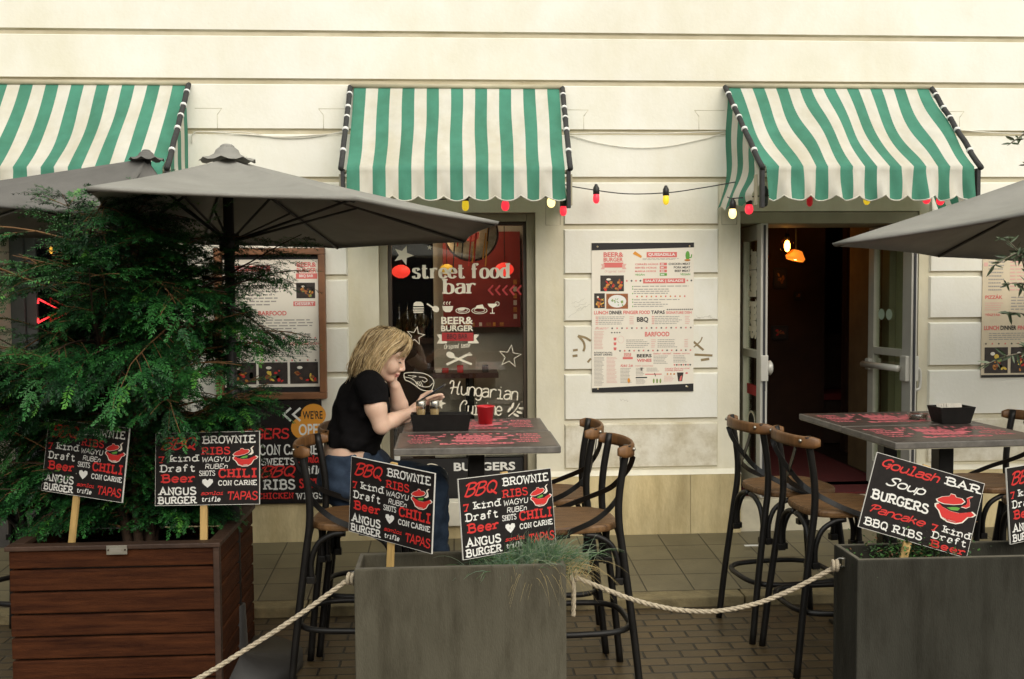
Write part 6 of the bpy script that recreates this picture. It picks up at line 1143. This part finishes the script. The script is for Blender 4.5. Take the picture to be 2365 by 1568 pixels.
# ------------------------------------------------------------------ the woman at the table
class SDF:
    def __init__(s, lo, hi, h):
        s.lo = np.array(lo, float); s.h = h; s.n = np.ceil((np.array(hi)-s.lo)/h).astype(int)+1; s.g = np.full(s.n, .08, np.float32)
        s.ax = [(s.lo[i]+h*np.arange(s.n[i])).astype(np.float32) for i in range(3)]
    def _win(s, pts, pad):
        pts = np.array(pts); a = np.maximum(((pts.min(0)-pad-s.lo)/s.h).astype(int), 0); b = np.minimum(((pts.max(0)+pad-s.lo)/s.h).astype(int)+2, s.n)
        sl = tuple(slice(a[i], max(b[i], a[i])) for i in range(3)); X, Y, Z = np.meshgrid(*[s.ax[i][sl[i]] for i in range(3)], indexing='ij', sparse=True); return sl, X, Y, Z
    def _mix(s, sl, d, k, op):
        g = s.g[sl]
        if op == 'u':
            if k > 0: h = np.maximum(k-np.abs(g-d), 0)/k; s.g[sl] = np.minimum(g, d)-h*h*k*.25
            else: s.g[sl] = np.minimum(g, d)
        else:
            d = -d; h = np.maximum(k-np.abs(g-d), 0)/max(k, 1e-6); s.g[sl] = np.maximum(g, d)+h*h*k*.25
    def cap(s, a, b, r1, r2=None, k=.02, sy=1.0, op='u', side=(0, 1, 0)):
        """tapered capsule; sy stretches it along `side`"""
        a = np.array(a, float); b = np.array(b, float); r2 = r1 if r2 is None else r2; R = max(r1, r2)*max(sy, 1)+k+.03
        sl, X, Y, Z = s._win([a, b], R); sd = np.array(side, float); sd /= np.linalg.norm(sd)
        m = (a+b)/2; px, py, pz = X-m[0], Y-m[1], Z-m[2]; a_, b_ = a-m, b-m
        if sy != 1:
            q = 1/sy-1; t = px*sd[0]+py*sd[1]+pz*sd[2]; px, py, pz = px+sd[0]*t*q, py+sd[1]*t*q, pz+sd[2]*t*q; a_ = a_+sd*(a_@sd)*q; b_ = b_+sd*(b_@sd)*q
        v = b_-a_; L = max(v@v, 1e-9); t = np.clip(((px-a_[0])*v[0]+(py-a_[1])*v[1]+(pz-a_[2])*v[2])/L, 0, 1)
        d = np.sqrt((px-a_[0]-v[0]*t)**2+(py-a_[1]-v[1]*t)**2+(pz-a_[2]-v[2]*t)**2)-(r1+(r2-r1)*t)
        s._mix(sl, d.astype(np.float32), k, op); return s
    def ell(s, c, A, rad_, k=.02, op='u'):
        """ellipsoid with axes A (3 unit vectors) and radii"""
        c = np.array(c, float); sl, X, Y, Z = s._win([c], max(rad_)+k+.03); p = [X-c[0], Y-c[1], Z-c[2]]
        q = [(p[0]*a[0]+p[1]*a[1]+p[2]*a[2]) for a in A]; k0 = np.sqrt(sum((q[i]/rad_[i])**2 for i in range(3))); k1 = np.sqrt(sum((q[i]/rad_[i]**2)**2 for i in range(3)))+1e-6
        s._mix(sl, (k0*(k0-1)/k1).astype(np.float32), k, op); return s
    def cut(s, p, n, k=.004):
        """keep the side n points away from"""
        p, n = np.array(p, float), np.array(n, float); n /= np.linalg.norm(n); X, Y, Z = np.meshgrid(*s.ax, indexing='ij', sparse=True)
        s.g = np.maximum(s.g, ((X-p[0])*n[0]+(Y-p[1])*n[1]+(Z-p[2])*n[2]).astype(np.float32)); return s
    def mesh(s):
        g = s.g; n = g.shape; ins = g < 0; c = np.zeros(tuple(i-1 for i in n), np.int8)
        for dx in (0, 1):
            for dy in (0, 1):
                for dz in (0, 1): c += ins[dx:n[0]-1+dx, dy:n[1]-1+dy, dz:n[2]-1+dz]
        cell = np.argwhere((c > 0) & (c < 8)); idx = np.full(c.shape, -1, np.int64); idx[tuple(cell.T)] = np.arange(len(cell))
        acc = np.zeros((len(cell), 3)); cnt = np.zeros(len(cell)); co = [(i, j, k) for i in (0, 1) for j in (0, 1) for k in (0, 1)]
        for a in co:
            for ax in range(3):
                if a[ax]: continue
                b = list(a); b[ax] = 1; ga = g[cell[:, 0]+a[0], cell[:, 1]+a[1], cell[:, 2]+a[2]]; gb = g[cell[:, 0]+b[0], cell[:, 1]+b[1], cell[:, 2]+b[2]]
                m = (ga < 0) != (gb < 0); t = np.where(m, ga/np.where(ga-gb == 0, 1, ga-gb), 0); p = np.array(a, float)[None].repeat(len(cell), 0); p[:, ax] += t; acc[m] += p[m]; cnt[m] += 1
        V = s.lo+(cell+acc/np.maximum(cnt, 1)[:, None])*s.h; F = []
        for ax in range(3):
            o = [(1, 2), (2, 0), (0, 1)][ax]; A = [slice(None)]*3; B = [slice(None)]*3; A[ax] = slice(0, -1); B[ax] = slice(1, None); e = np.argwhere(ins[tuple(A)] != ins[tuple(B)])
            e = e[(e[:, o[0]] > 0) & (e[:, o[1]] > 0) & (e[:, o[0]] < n[o[0]]-1) & (e[:, o[1]] < n[o[1]]-1)]; q = []
            for d0, d1 in ((1, 1), (0, 1), (0, 0), (1, 0)): f = e.copy(); f[:, o[0]] -= d0; f[:, o[1]] -= d1; q.append(idx[tuple(f.T)])
            q = np.stack(q, 1); fl = ins[tuple(e.T)]; q[~fl] = q[~fl][:, ::-1]; F.append(q)
        F = np.concatenate(F); return V, F[(F >= 0).all(1)]
def relax(V, F, it=2, lam=.5):
    for _ in range(it):
        acc = np.zeros_like(V); cnt = np.zeros(len(V))
        for a, b in ((0, 1), (1, 2), (2, 3), (3, 0)):
            np.add.at(acc, F[:, a], V[F[:, b]]); np.add.at(acc, F[:, b], V[F[:, a]]); np.add.at(cnt, F[:, a], 1); np.add.at(cnt, F[:, b], 1)
        V = V+(acc/np.maximum(cnt, 1)[:, None]-V)*lam
    return V
def mesh_obj(name, V, F, mats, parent, mi=None):
    me = bpy.data.meshes.new(name); V = V-np.array(parent['_o']); me.from_pydata(V.tolist(), [], F.tolist()); me.polygons.foreach_set('use_smooth', [True]*len(F))
    for m in mats: me.materials.append(m)
    if mi is not None: me.polygons.foreach_set('material_index', mi)
    me.update(); o = bpy.data.objects.new(name, me); COL.objects.link(o); o.parent = parent; return o
YC = 4.86
wom = thing('person', 'woman with blonde bob in black cropped T-shirt and jeans looking down at her phone', 'person', (-.45, YC, .74))
u3 = lambda x, y, Y=YC: np.array(U(x, y, Y))
def skin_mat():
    m = mat('skin', (.76, .50, .365), .5, .07, 14, .06, 120, col2=(.81, .56, .42)); b = m.node_tree.nodes['Principled BSDF']
    b.inputs['Subsurface Weight'].default_value = .12; b.inputs['Subsurface Radius'].default_value = (.012, .005, .003); b.inputs['Subsurface Scale'].default_value = .6; return m
sk = skin_mat(); lipm = mat('lip_skin', (.56, .22, .19), .45, .08, 30); cheek = mat('flushed_skin', (.74, .42, .32), .5, .06, 30)
# head frame: f forward, l towards her left, u up
T = rad(20); YW = rad(-9)
f_ = np.array([math.cos(T)*math.cos(YW), math.cos(T)*math.sin(YW), -math.sin(T)]); u_ = np.array([math.sin(T)*math.cos(YW), math.sin(T)*math.sin(YW), math.cos(T)]); l_ = np.cross(u_, f_)
HC = u3(890, 818); HS = 1.0
def hp(f, l, u): return HC+(f_*f+l_*l+u_*u)*HS
HA = (f_, l_, u_)
neck0 = u3(842, 880)
shN, elN, wrN = u3(857, 895, 4.69), u3(880, 983, 4.665), u3(950, 952, 4.81)
shF, elF, wrF = u3(866, 897, 5.03), u3(929, 961, 4.98), u3(912, 892, 4.925)
B = SDF((-.78, 4.54, .62), (.06, 5.14, 1.64), .0042)
# torso under the shirt, waist
B.cap(neck0, u3(834, 935), .062, .10, .03, 1.35); B.cap(u3(834, 935), u3(808, 1040), .10, .116, .04, 1.4); B.cap(u3(808, 1040), u3(806, 1085), .118, .13, .04, 1.35)
B.cap(shN, shF, .054, .054, .04); 
# neck and head
B.cap(neck0+np.array([.0, 0, -.01]), hp(-.02, 0, -.045), .050, .047, .022)
B.ell(hp(-.010, 0, .035), HA, (.098*HS, .077*HS, .088*HS), .02); B.ell(hp(.030, 0, -.026), HA, (.064*HS, .055*HS, .076*HS), .022)
B.cap(hp(.050, 0, -.100), hp(.068, 0, -.101), .018, .0165, .018)
for s_ in (-1, 1):
    B.cap(hp(-.005, .054*s_, -.062), hp(.055, .012*s_, -.101), .017, .015, .022); B.ell(hp(.058, .038*s_, -.04), HA, (.030, .023, .032), .02); B.cap(hp(.072, .044*s_, .022), hp(.090, .012*s_, .020), .010, .011, .014)
    B.ell(hp(.089, .030*s_, .001), HA, (.016, .017, .010), .008, 'd'); B.ell(hp(.0735, .031*s_, -.001), HA, (.0165, .0175, .0145), .006)
B.cap(hp(.087, 0, .012), hp(.108, 0, -.036), .0068, .0085, .010); B.ell(hp(.1075, 0, -.0405), HA, (.0095, .0095, .0082), .006)
for s_ in (-1, 1): B.ell(hp(.098, .0115*s_, -.046), HA, (.011, .0075, .0075), .006)
B.cap(hp(.086, 0, -.053), hp(.090, 0, -.066), .011, .009, .010); B.ell(hp(.0905, 0, -.0715), HA, (.0095, .022, .0052), .0045); B.ell(hp(.0885, 0, -.0815), HA, (.0095, .019, .0062), .0045); B.ell(hp(.091, 0, -.0765), HA, (.010, .022, .0011), .002, 'd')
# near arm
B.cap(shN, u3(868, 942, 4.665), .050, .050, .03); B.cap(u3(868, 942, 4.665), elN, .050, .038, .015); B.cap(elN, elN+np.array([.003, 0, -.010]), .036, .033, .012)
mid = elN+(wrN-elN)*.38; B.cap(elN, mid, .036, .0375, .010, .95); B.cap(mid, wrN, .0375, .024, .010, .9)
# far arm
B.cap(shF, u3(900, 935, 5.02), .058, .05, .03); B.cap(u3(900, 935, 5.02), elF, .05, .044, .02); B.cap(elF, elF+(wrF-elF)*.4, .042, .043, .02); B.cap(elF+(wrF-elF)*.4, wrF, .043, .029, .006)
# hands -------------------------------------------------------------
def finger(pts, r0, r1):
    for i in range(len(pts)-1): t0, t1 = i/(len(pts)-1), (i+1)/(len(pts)-1); B.cap(pts[i], pts[i+1], r0+(r1-r0)*t0, r0+(r1-r0)*t1, .004)
# near hand holds the phone: palm under it, four fingers along the far long edge, thumb on top
pk = u3(979, 928, 4.82); B.cap(wrN, u3(962, 941, 4.82), .027, .025, .015, 1.15); B.cap(u3(962, 941, 4.82), pk, .021, .0165, .012, 1.75)
FG = [((986, 921), (1003, 914), (1016, 911), (1022, 912), 4.775, .0088), ((988, 925), (1006, 919), (1018, 916), (1024, 917), 4.797, .0092), ((986, 929), (1003, 924), (1014, 921), (1020, 921), 4.82, .0088), ((982, 933), (996, 930), (1005, 927), (1010, 926), 4.842, .0078)]
for a, b, c, d, y, r in FG: finger([u3(*a, y+.008), u3(*b, y), u3(*c, y-.002), u3(*d, y-.004)], r, r*.8)
finger([u3(966, 930, 4.862), u3(975, 915, 4.872), u3(988, 907, 4.868), u3(998, 904, 4.860)], .0115, .0082)
# far hand under the chin: loose fist with bent fingers along the jaw
pf = u3(903, 880, 4.918); B.cap(wrF, pf, .026, .022, .004, 1.3)
for k in range(4):
    y = 4.905+k*.017; a = u3(903, 873, y); b = u3(894-k*1.5, 862, y+.004); c = u3(897-k*1.5, 852+k, y+.012); d = u3(904-k, 851+k, y+.014); finger([a, b, c, d], .0092-.0006*k, .0078-.0006*k)
finger([u3(910, 884, 4.905), u3(913, 873, 4.925), u3(912, 862, 4.935)], .0105, .0085)
V, F = B.mesh(); V = relax(V, F, 2, .45)
C_ = V[F].mean(1); Q = (C_-HC)/HS; qf, ql, qu = Q@f_, Q@l_, Q@u_
mi = np.zeros(len(F), int); mi[(qf > .084) & (np.abs(ql) < .0195) & (qu < -.0675) & (qu > -.088)] = 1

body = mesh_obj('body', V, F, [sk, lipm, cheek], wom, mi)
# lashes and brows, nails
lash = mat('brown_lash', (.05, .028, .018), .6, 0); brow = mat('dark_blond_brow', (.17, .095, .045), .7, .1)
for s_ in (-1, 1):
    e = MB(); c0 = [hp(.0735+.0162*math.cos(a)*1.0, s_*(.031+.017*math.sin(a)), -.0075-.001*math.cos(a)) for a in np.linspace(-.95, .95, 9)]; e.tube(c0, [.001, .0020, .0026, .0029, .003, .0029, .0026, .002, .001], lash, 6)
    for k in range(7): p = Vector(c0[k+1]); e.tube([p, p+Vector(f_)*.006-Vector(u_)*.004+Vector(l_)*s_*.001*(k-3)], [.0006, .0002], lash, 4)
    e.build('eyelash', wom); e = MB(); e.tube(cr([hp(.099, s_*.011, .020), hp(.095, s_*.028, .0275), hp(.080, s_*.048, .021)], 5), [.0014, .0022, .0028, .003, .003, .0029, .0027, .0024, .002, .0015, .001], brow, 6, sx=1.2); e.build('eyebrow', wom)
# shirt ---------------------------------------------------------------
S = SDF((-.80, 4.54, .92), (-.10, 5.18, 1.48), .005)
S.cap(u3(840, 888), u3(834, 932), .080, .118, .04, 1.3); S.cap(u3(834, 932), u3(814, 1020), .118, .126, .05, 1.42); S.cap(u3(812, 1020), u3(812, 1060), .131, .131, .03, 1.40); S.cap(u3(858, 945), u3(852, 990), .085, .08, .04, 1.6)
S.cap(shN+np.array([-.01, 0, .004]), shF+np.array([-.01, 0, .004]), .064, .064, .04)
def sleeve(sh, el, L):
    d = (el-sh)/np.linalg.norm(el-sh); e = sh+d*L; t = SDF(np.minimum(sh, e)-.13, np.maximum(sh, e)+.13, .005); t.cap(sh, e+d*.05, .069, .0745, .02); t.cut(e, d+np.array([-.10, 0, .0])); return t, e
slv = []
for sh, el in ((shN, u3(866, 942, 4.665)), (shF, u3(898, 935, 5.02))):
    d = (el-sh)/np.linalg.norm(el-sh); slv.append((sh+d*.085, d)); 
cutp = S.g.copy()
for sh, el in ((shN, u3(866, 942, 4.665)), (shF, u3(898, 935, 5.02))):
    t = SDF(S.lo, S.lo+(S.n-1)*S.h, S.h); t.n = S.n; t.ax = S.ax; t.g = np.full(S.n, .08, np.float32); d = (el-sh)/np.linalg.norm(el-sh); t.cap(sh-d*.01, sh+d*.13, .064, .070, .0); t.cut(sh+d*.082, d)
    h = np.maximum(.03-np.abs(S.g-t.g), 0)/.03; S.g = np.minimum(S.g, t.g)-h*h*.03*.25
# neckline and hem
S.cap(u3(846, 868), u3(862, 852), .062, .075, .004, 1.1, 'd')
hemA, hemB = u3(751, 1016), u3(867, 1041); hd = hemB-hemA; hn = np.array([hd[2], 0, -hd[0]]); hn = hn if hn[2] < 0 else -hn; S.cut(hemA, hn)
# soft folds
X, Y, Z = np.meshgrid(*S.ax, indexing='ij', sparse=True); S.g += (.0042*np.sin(26*X+38*Z+5*np.sin(14*Y))+.0030*np.sin(60*Z-34*X+9*Y+2*np.sin(20*X))+.0035*np.maximum(0, np.sin(85*Z+22*X+3*np.sin(11*Y)))*np.clip((1.17-Z)/.12, 0, 1)).astype(np.float32)
V, F = S.mesh(); V = relax(V, F, 2, .45); sh_m = mat('black_jersey', (.006, .0055, .006), .9, .3, 60, .3, 260, spec=.12); mesh_obj('t_shirt', V, F, [sh_m], wom)
# jeans ---------------------------------------------------------------
J = SDF((-.82, 4.50, .38), (.14, 5.22, 1.10), .0065)
J.cap(u3(808, 1050), u3(806, 1105), .132, .150, .03, 1.36); J.cap(u3(830, 1085), u3(862, 1078), .09, .085, .05, 1.5)
for y0, y1 in ((4.765, 4.73), (4.955, 4.97)):
    hipp = np.array([u3(818, 1130, y0)[0], y0, .835]); kn = np.array([u3(1000, 1118, y1)[0], y1, .80]); J.cap(hipp, kn, .098, .072, .05); J.cap(kn, np.array([kn[0]+.012, y1, .50]), .072, .058, .02); J.cap(np.array([kn[0]+.012, y1, .50]), np.array([kn[0]+.008, y1, .42]), .058, .060, .02)
J.cut((0, 0, .455), (0, 0, -1)); wa, wb_ = u3(760, 1043), u3(886, 1030); hd = wb_-wa; hn = np.array([-hd[2], 0, hd[0]]); J.cut(wa, hn if hn[2] > 0 else -hn)
X, Y, Z = np.meshgrid(*J.ax, indexing='ij', sparse=True); J.g += (.004*np.sin(34*X-22*Z+7*np.sin(12*Y))+.0035*np.sin(80*Z+35*X+3*np.sin(15*Y))).astype(np.float32)
V, F = J.mesh(); V = relax(V, F, 1, .4); jm = mat('blue_denim', (.012, .025, .052), .85, .45, 14, .25, 300, col2=(.04, .068, .115)); mesh_obj('jeans', V, F, [jm], wom)
L_ = SDF((-.16, 4.62, .26), (.22, 5.08, .56), .006)
for y1 in (4.73, 4.97):
    kx = u3(1000, 1118, y1)[0]; L_.cap((kx+.01, y1, .56), (kx+.005, y1, .335), .046, .034, .01); L_.cap((kx, y1, .33), (kx+.10, y1, .322), .032, .026, .02, 1.2)
V, F = L_.mesh(); mesh_obj('shoes', V, F, [mat('brown_shoe', (.12, .06, .03), .6, .3, 20)], wom)
# hair: under-layer and strands ---------------------------------------------------------
H = SDF(HC-np.array([.22, .17, .24]), HC+np.array([.18, .17, .17]), .0045)
H.ell(hp(-.016, 0, .044), HA, (.103*HS, .084*HS, .088*HS), .01); H.ell(hp(-.058, 0, -.03), HA, (.066, .082, .10), .03); H.cap(hp(-.075, -.035, -.06), hp(-.080, -.035, -.115), .045, .03, .03); H.cap(hp(-.075, .035, -.06), hp(-.080, .035, -.115), .045, .03, .03)
for s_ in (-1, 1): H.cap(hp(-.035, .072*s_, .03), hp(-.022, .080*s_, -.10), .026, .016, .03)
H.ell(hp(.095, 0, -.055), HA, (.085, .075, .10), .006, 'd'); H.ell(hp(.10, 0, .015), HA, (.045, .056, .034), .006, 'd')
V, F = H.mesh(); V = relax(V, F, 2, .45)
hm = [mat('dark_blond_hair', (.15, .09, .034), .5, .35, 40, stretch=(1, 1, .2)), mat('blond_hair', (.47, .33, .15), .45, .3, 40, stretch=(1, 1, .2)), mat('light_blond_hair', (.78, .61, .35), .42, .25, 40, stretch=(1, 1, .2))]
hair = sub(mesh_obj('hair', V, F, [hm[0]], wom), wom['_o'])
rr = np.random.default_rng(3); st = [MB()]
FR = [(.070, .006, .125), (.082, .050, .090), (.050, .083, .040), (.020, .094, -.040), (.010, .090, -.130), (.026, .078, -.195)]
MD = [(.005, .006, .135), (-.010, .062, .110), (-.030, .094, .045), (-.040, .104, -.040), (-.034, .104, -.120), (-.040, .092, -.172)]
BK = [(-.060, .004, .122), (-.100, .040, .085), (-.122, .058, .015), (-.126, .066, -.060), (-.124, .066, -.115), (-.126, .058, -.152)]
CB = [(-.075, .000, .112), (-.112, .004, .070), (-.130, .006, .010), (-.134, .008, -.060), (-.130, .008, -.112), (-.134, .006, -.150)]
KEY = [np.array(k) for k in (FR, MD, BK, CB)]
def strand(t, side, w, m, frac):
    x = t*3; i = min(2, int(x)); a = x-i; P = KEY[i]*(1-a)+KEY[i+1]*a; P = P+rr.normal(0, .0045, P.shape)*np.linspace(.5, 1.6, 6)[:, None]; lift = rr.uniform(-.010, .009); ph = rr.uniform(0, 6.28); am = rr.uniform(.003, .014)
    C3 = cr(P, 4); n = len(C3)-1; k = max(6, int(n*frac)); out = []
    for q in range(k+1):
        f, l, u = C3[q]; g = q/n; c = np.array([-.016, 0, .0]); f += am*math.sin(ph+g*10)*g; l += am*math.cos(ph*1.7+g*9)*g+lift*min(1, g*3)
        out.append(hp(f, l*side, u))
    st[0].tube(out, [w*(1-.75*(q/k)**2.5) for q in range(k+1)], hm[m], 5)
for k in range(1500):
    t = rr.random(); side = -1 if rr.random() < .68 else 1; m = rr.choice([0, 1, 2], p=[.18, .45, .37] if t < .35 else [.36, .44, .20]); strand(t, side, rr.uniform(.0009, .0022), m, rr.uniform(.74, 1.0))
for k in range(130):       # looser locks
    t = rr.random(); side = -1 if rr.random() < .75 else 1; P0 = len(st[0].v); strand(t, side, rr.uniform(.0024, .0042), rr.choice([0, 1, 2], p=[.35, .25, .40]), rr.uniform(.7, 1.0))
for k in range(90):        # flyaway hairs
    t = rr.random(); side = -1 if rr.random() < .7 else 1; x = t*3; i = min(2, int(x)); P = KEY[i]*(1-(x-i))+KEY[i+1]*(x-i); o_ = rr.normal(0, .012, 3); P = P+o_*np.linspace(.2, 1.5, 6)[:, None]; P[:, 1] += .008; st[0].tube([hp(f, l*side, u) for f, l, u in cr(P, 4)], .0006, hm[2], 3)
for k in range(110):       # fringe swept over the forehead
    s_ = -1 if rr.random() < .7 else 1; y = rr.uniform(.0, .05); P = [hp(.066+rr.normal(0, .006), s_*.004, .124), hp(.096, s_*(.010+y*.5), .104), hp(.108-y*.25, s_*(.014+y), .072), hp(.106-y*.45, s_*(.018+y*1.25), .040-rr.uniform(0, .012)), hp(.094-y*.7, s_*(.022+y*1.45), .012-rr.uniform(-.02, .02))]
    c3 = cr([p+rr.normal(0, .0025, 3) for p in P], 4); c3 = c3[:rr.integers(9, len(c3))]; st[0].tube(c3, list(np.linspace(.0018, .0006, len(c3))), hm[rr.choice([1, 2])], 4)
st[0].build('strands', hair)
# phone ---------------------------------------------------------------
pa, pb = u3(972, 926, 4.822), u3(1029, 890, 4.800); d = Vector(pb-pa).normalized(); sd_ = Vector((.12, 1, 0)); sd_ = (sd_-d*sd_.dot(d)).normalized(); nn = d.cross(sd_); nn = nn if nn.z > 0 else -nn
b = MB(); c = Vector((pa+pb)/2)+nn*.004; b.obox(c, sd_, d, nn, .071, .145, .008, mat('black_phone', (.012, .012, .014), .25, 0), .003); b.obox(c+nn*.0042, sd_, d, nn, .064, .134, .0006, mat('phone_screen', (.02, .025, .03), .1, 0, emit=(.5, .6, .7), estr=.06))
ph = b.build('phone', origin=c); tag(ph, 'dark smartphone held up in the hand of the woman', 'phone')
for o in bpy.data.objects:
    if '_o' in o: del o['_o']
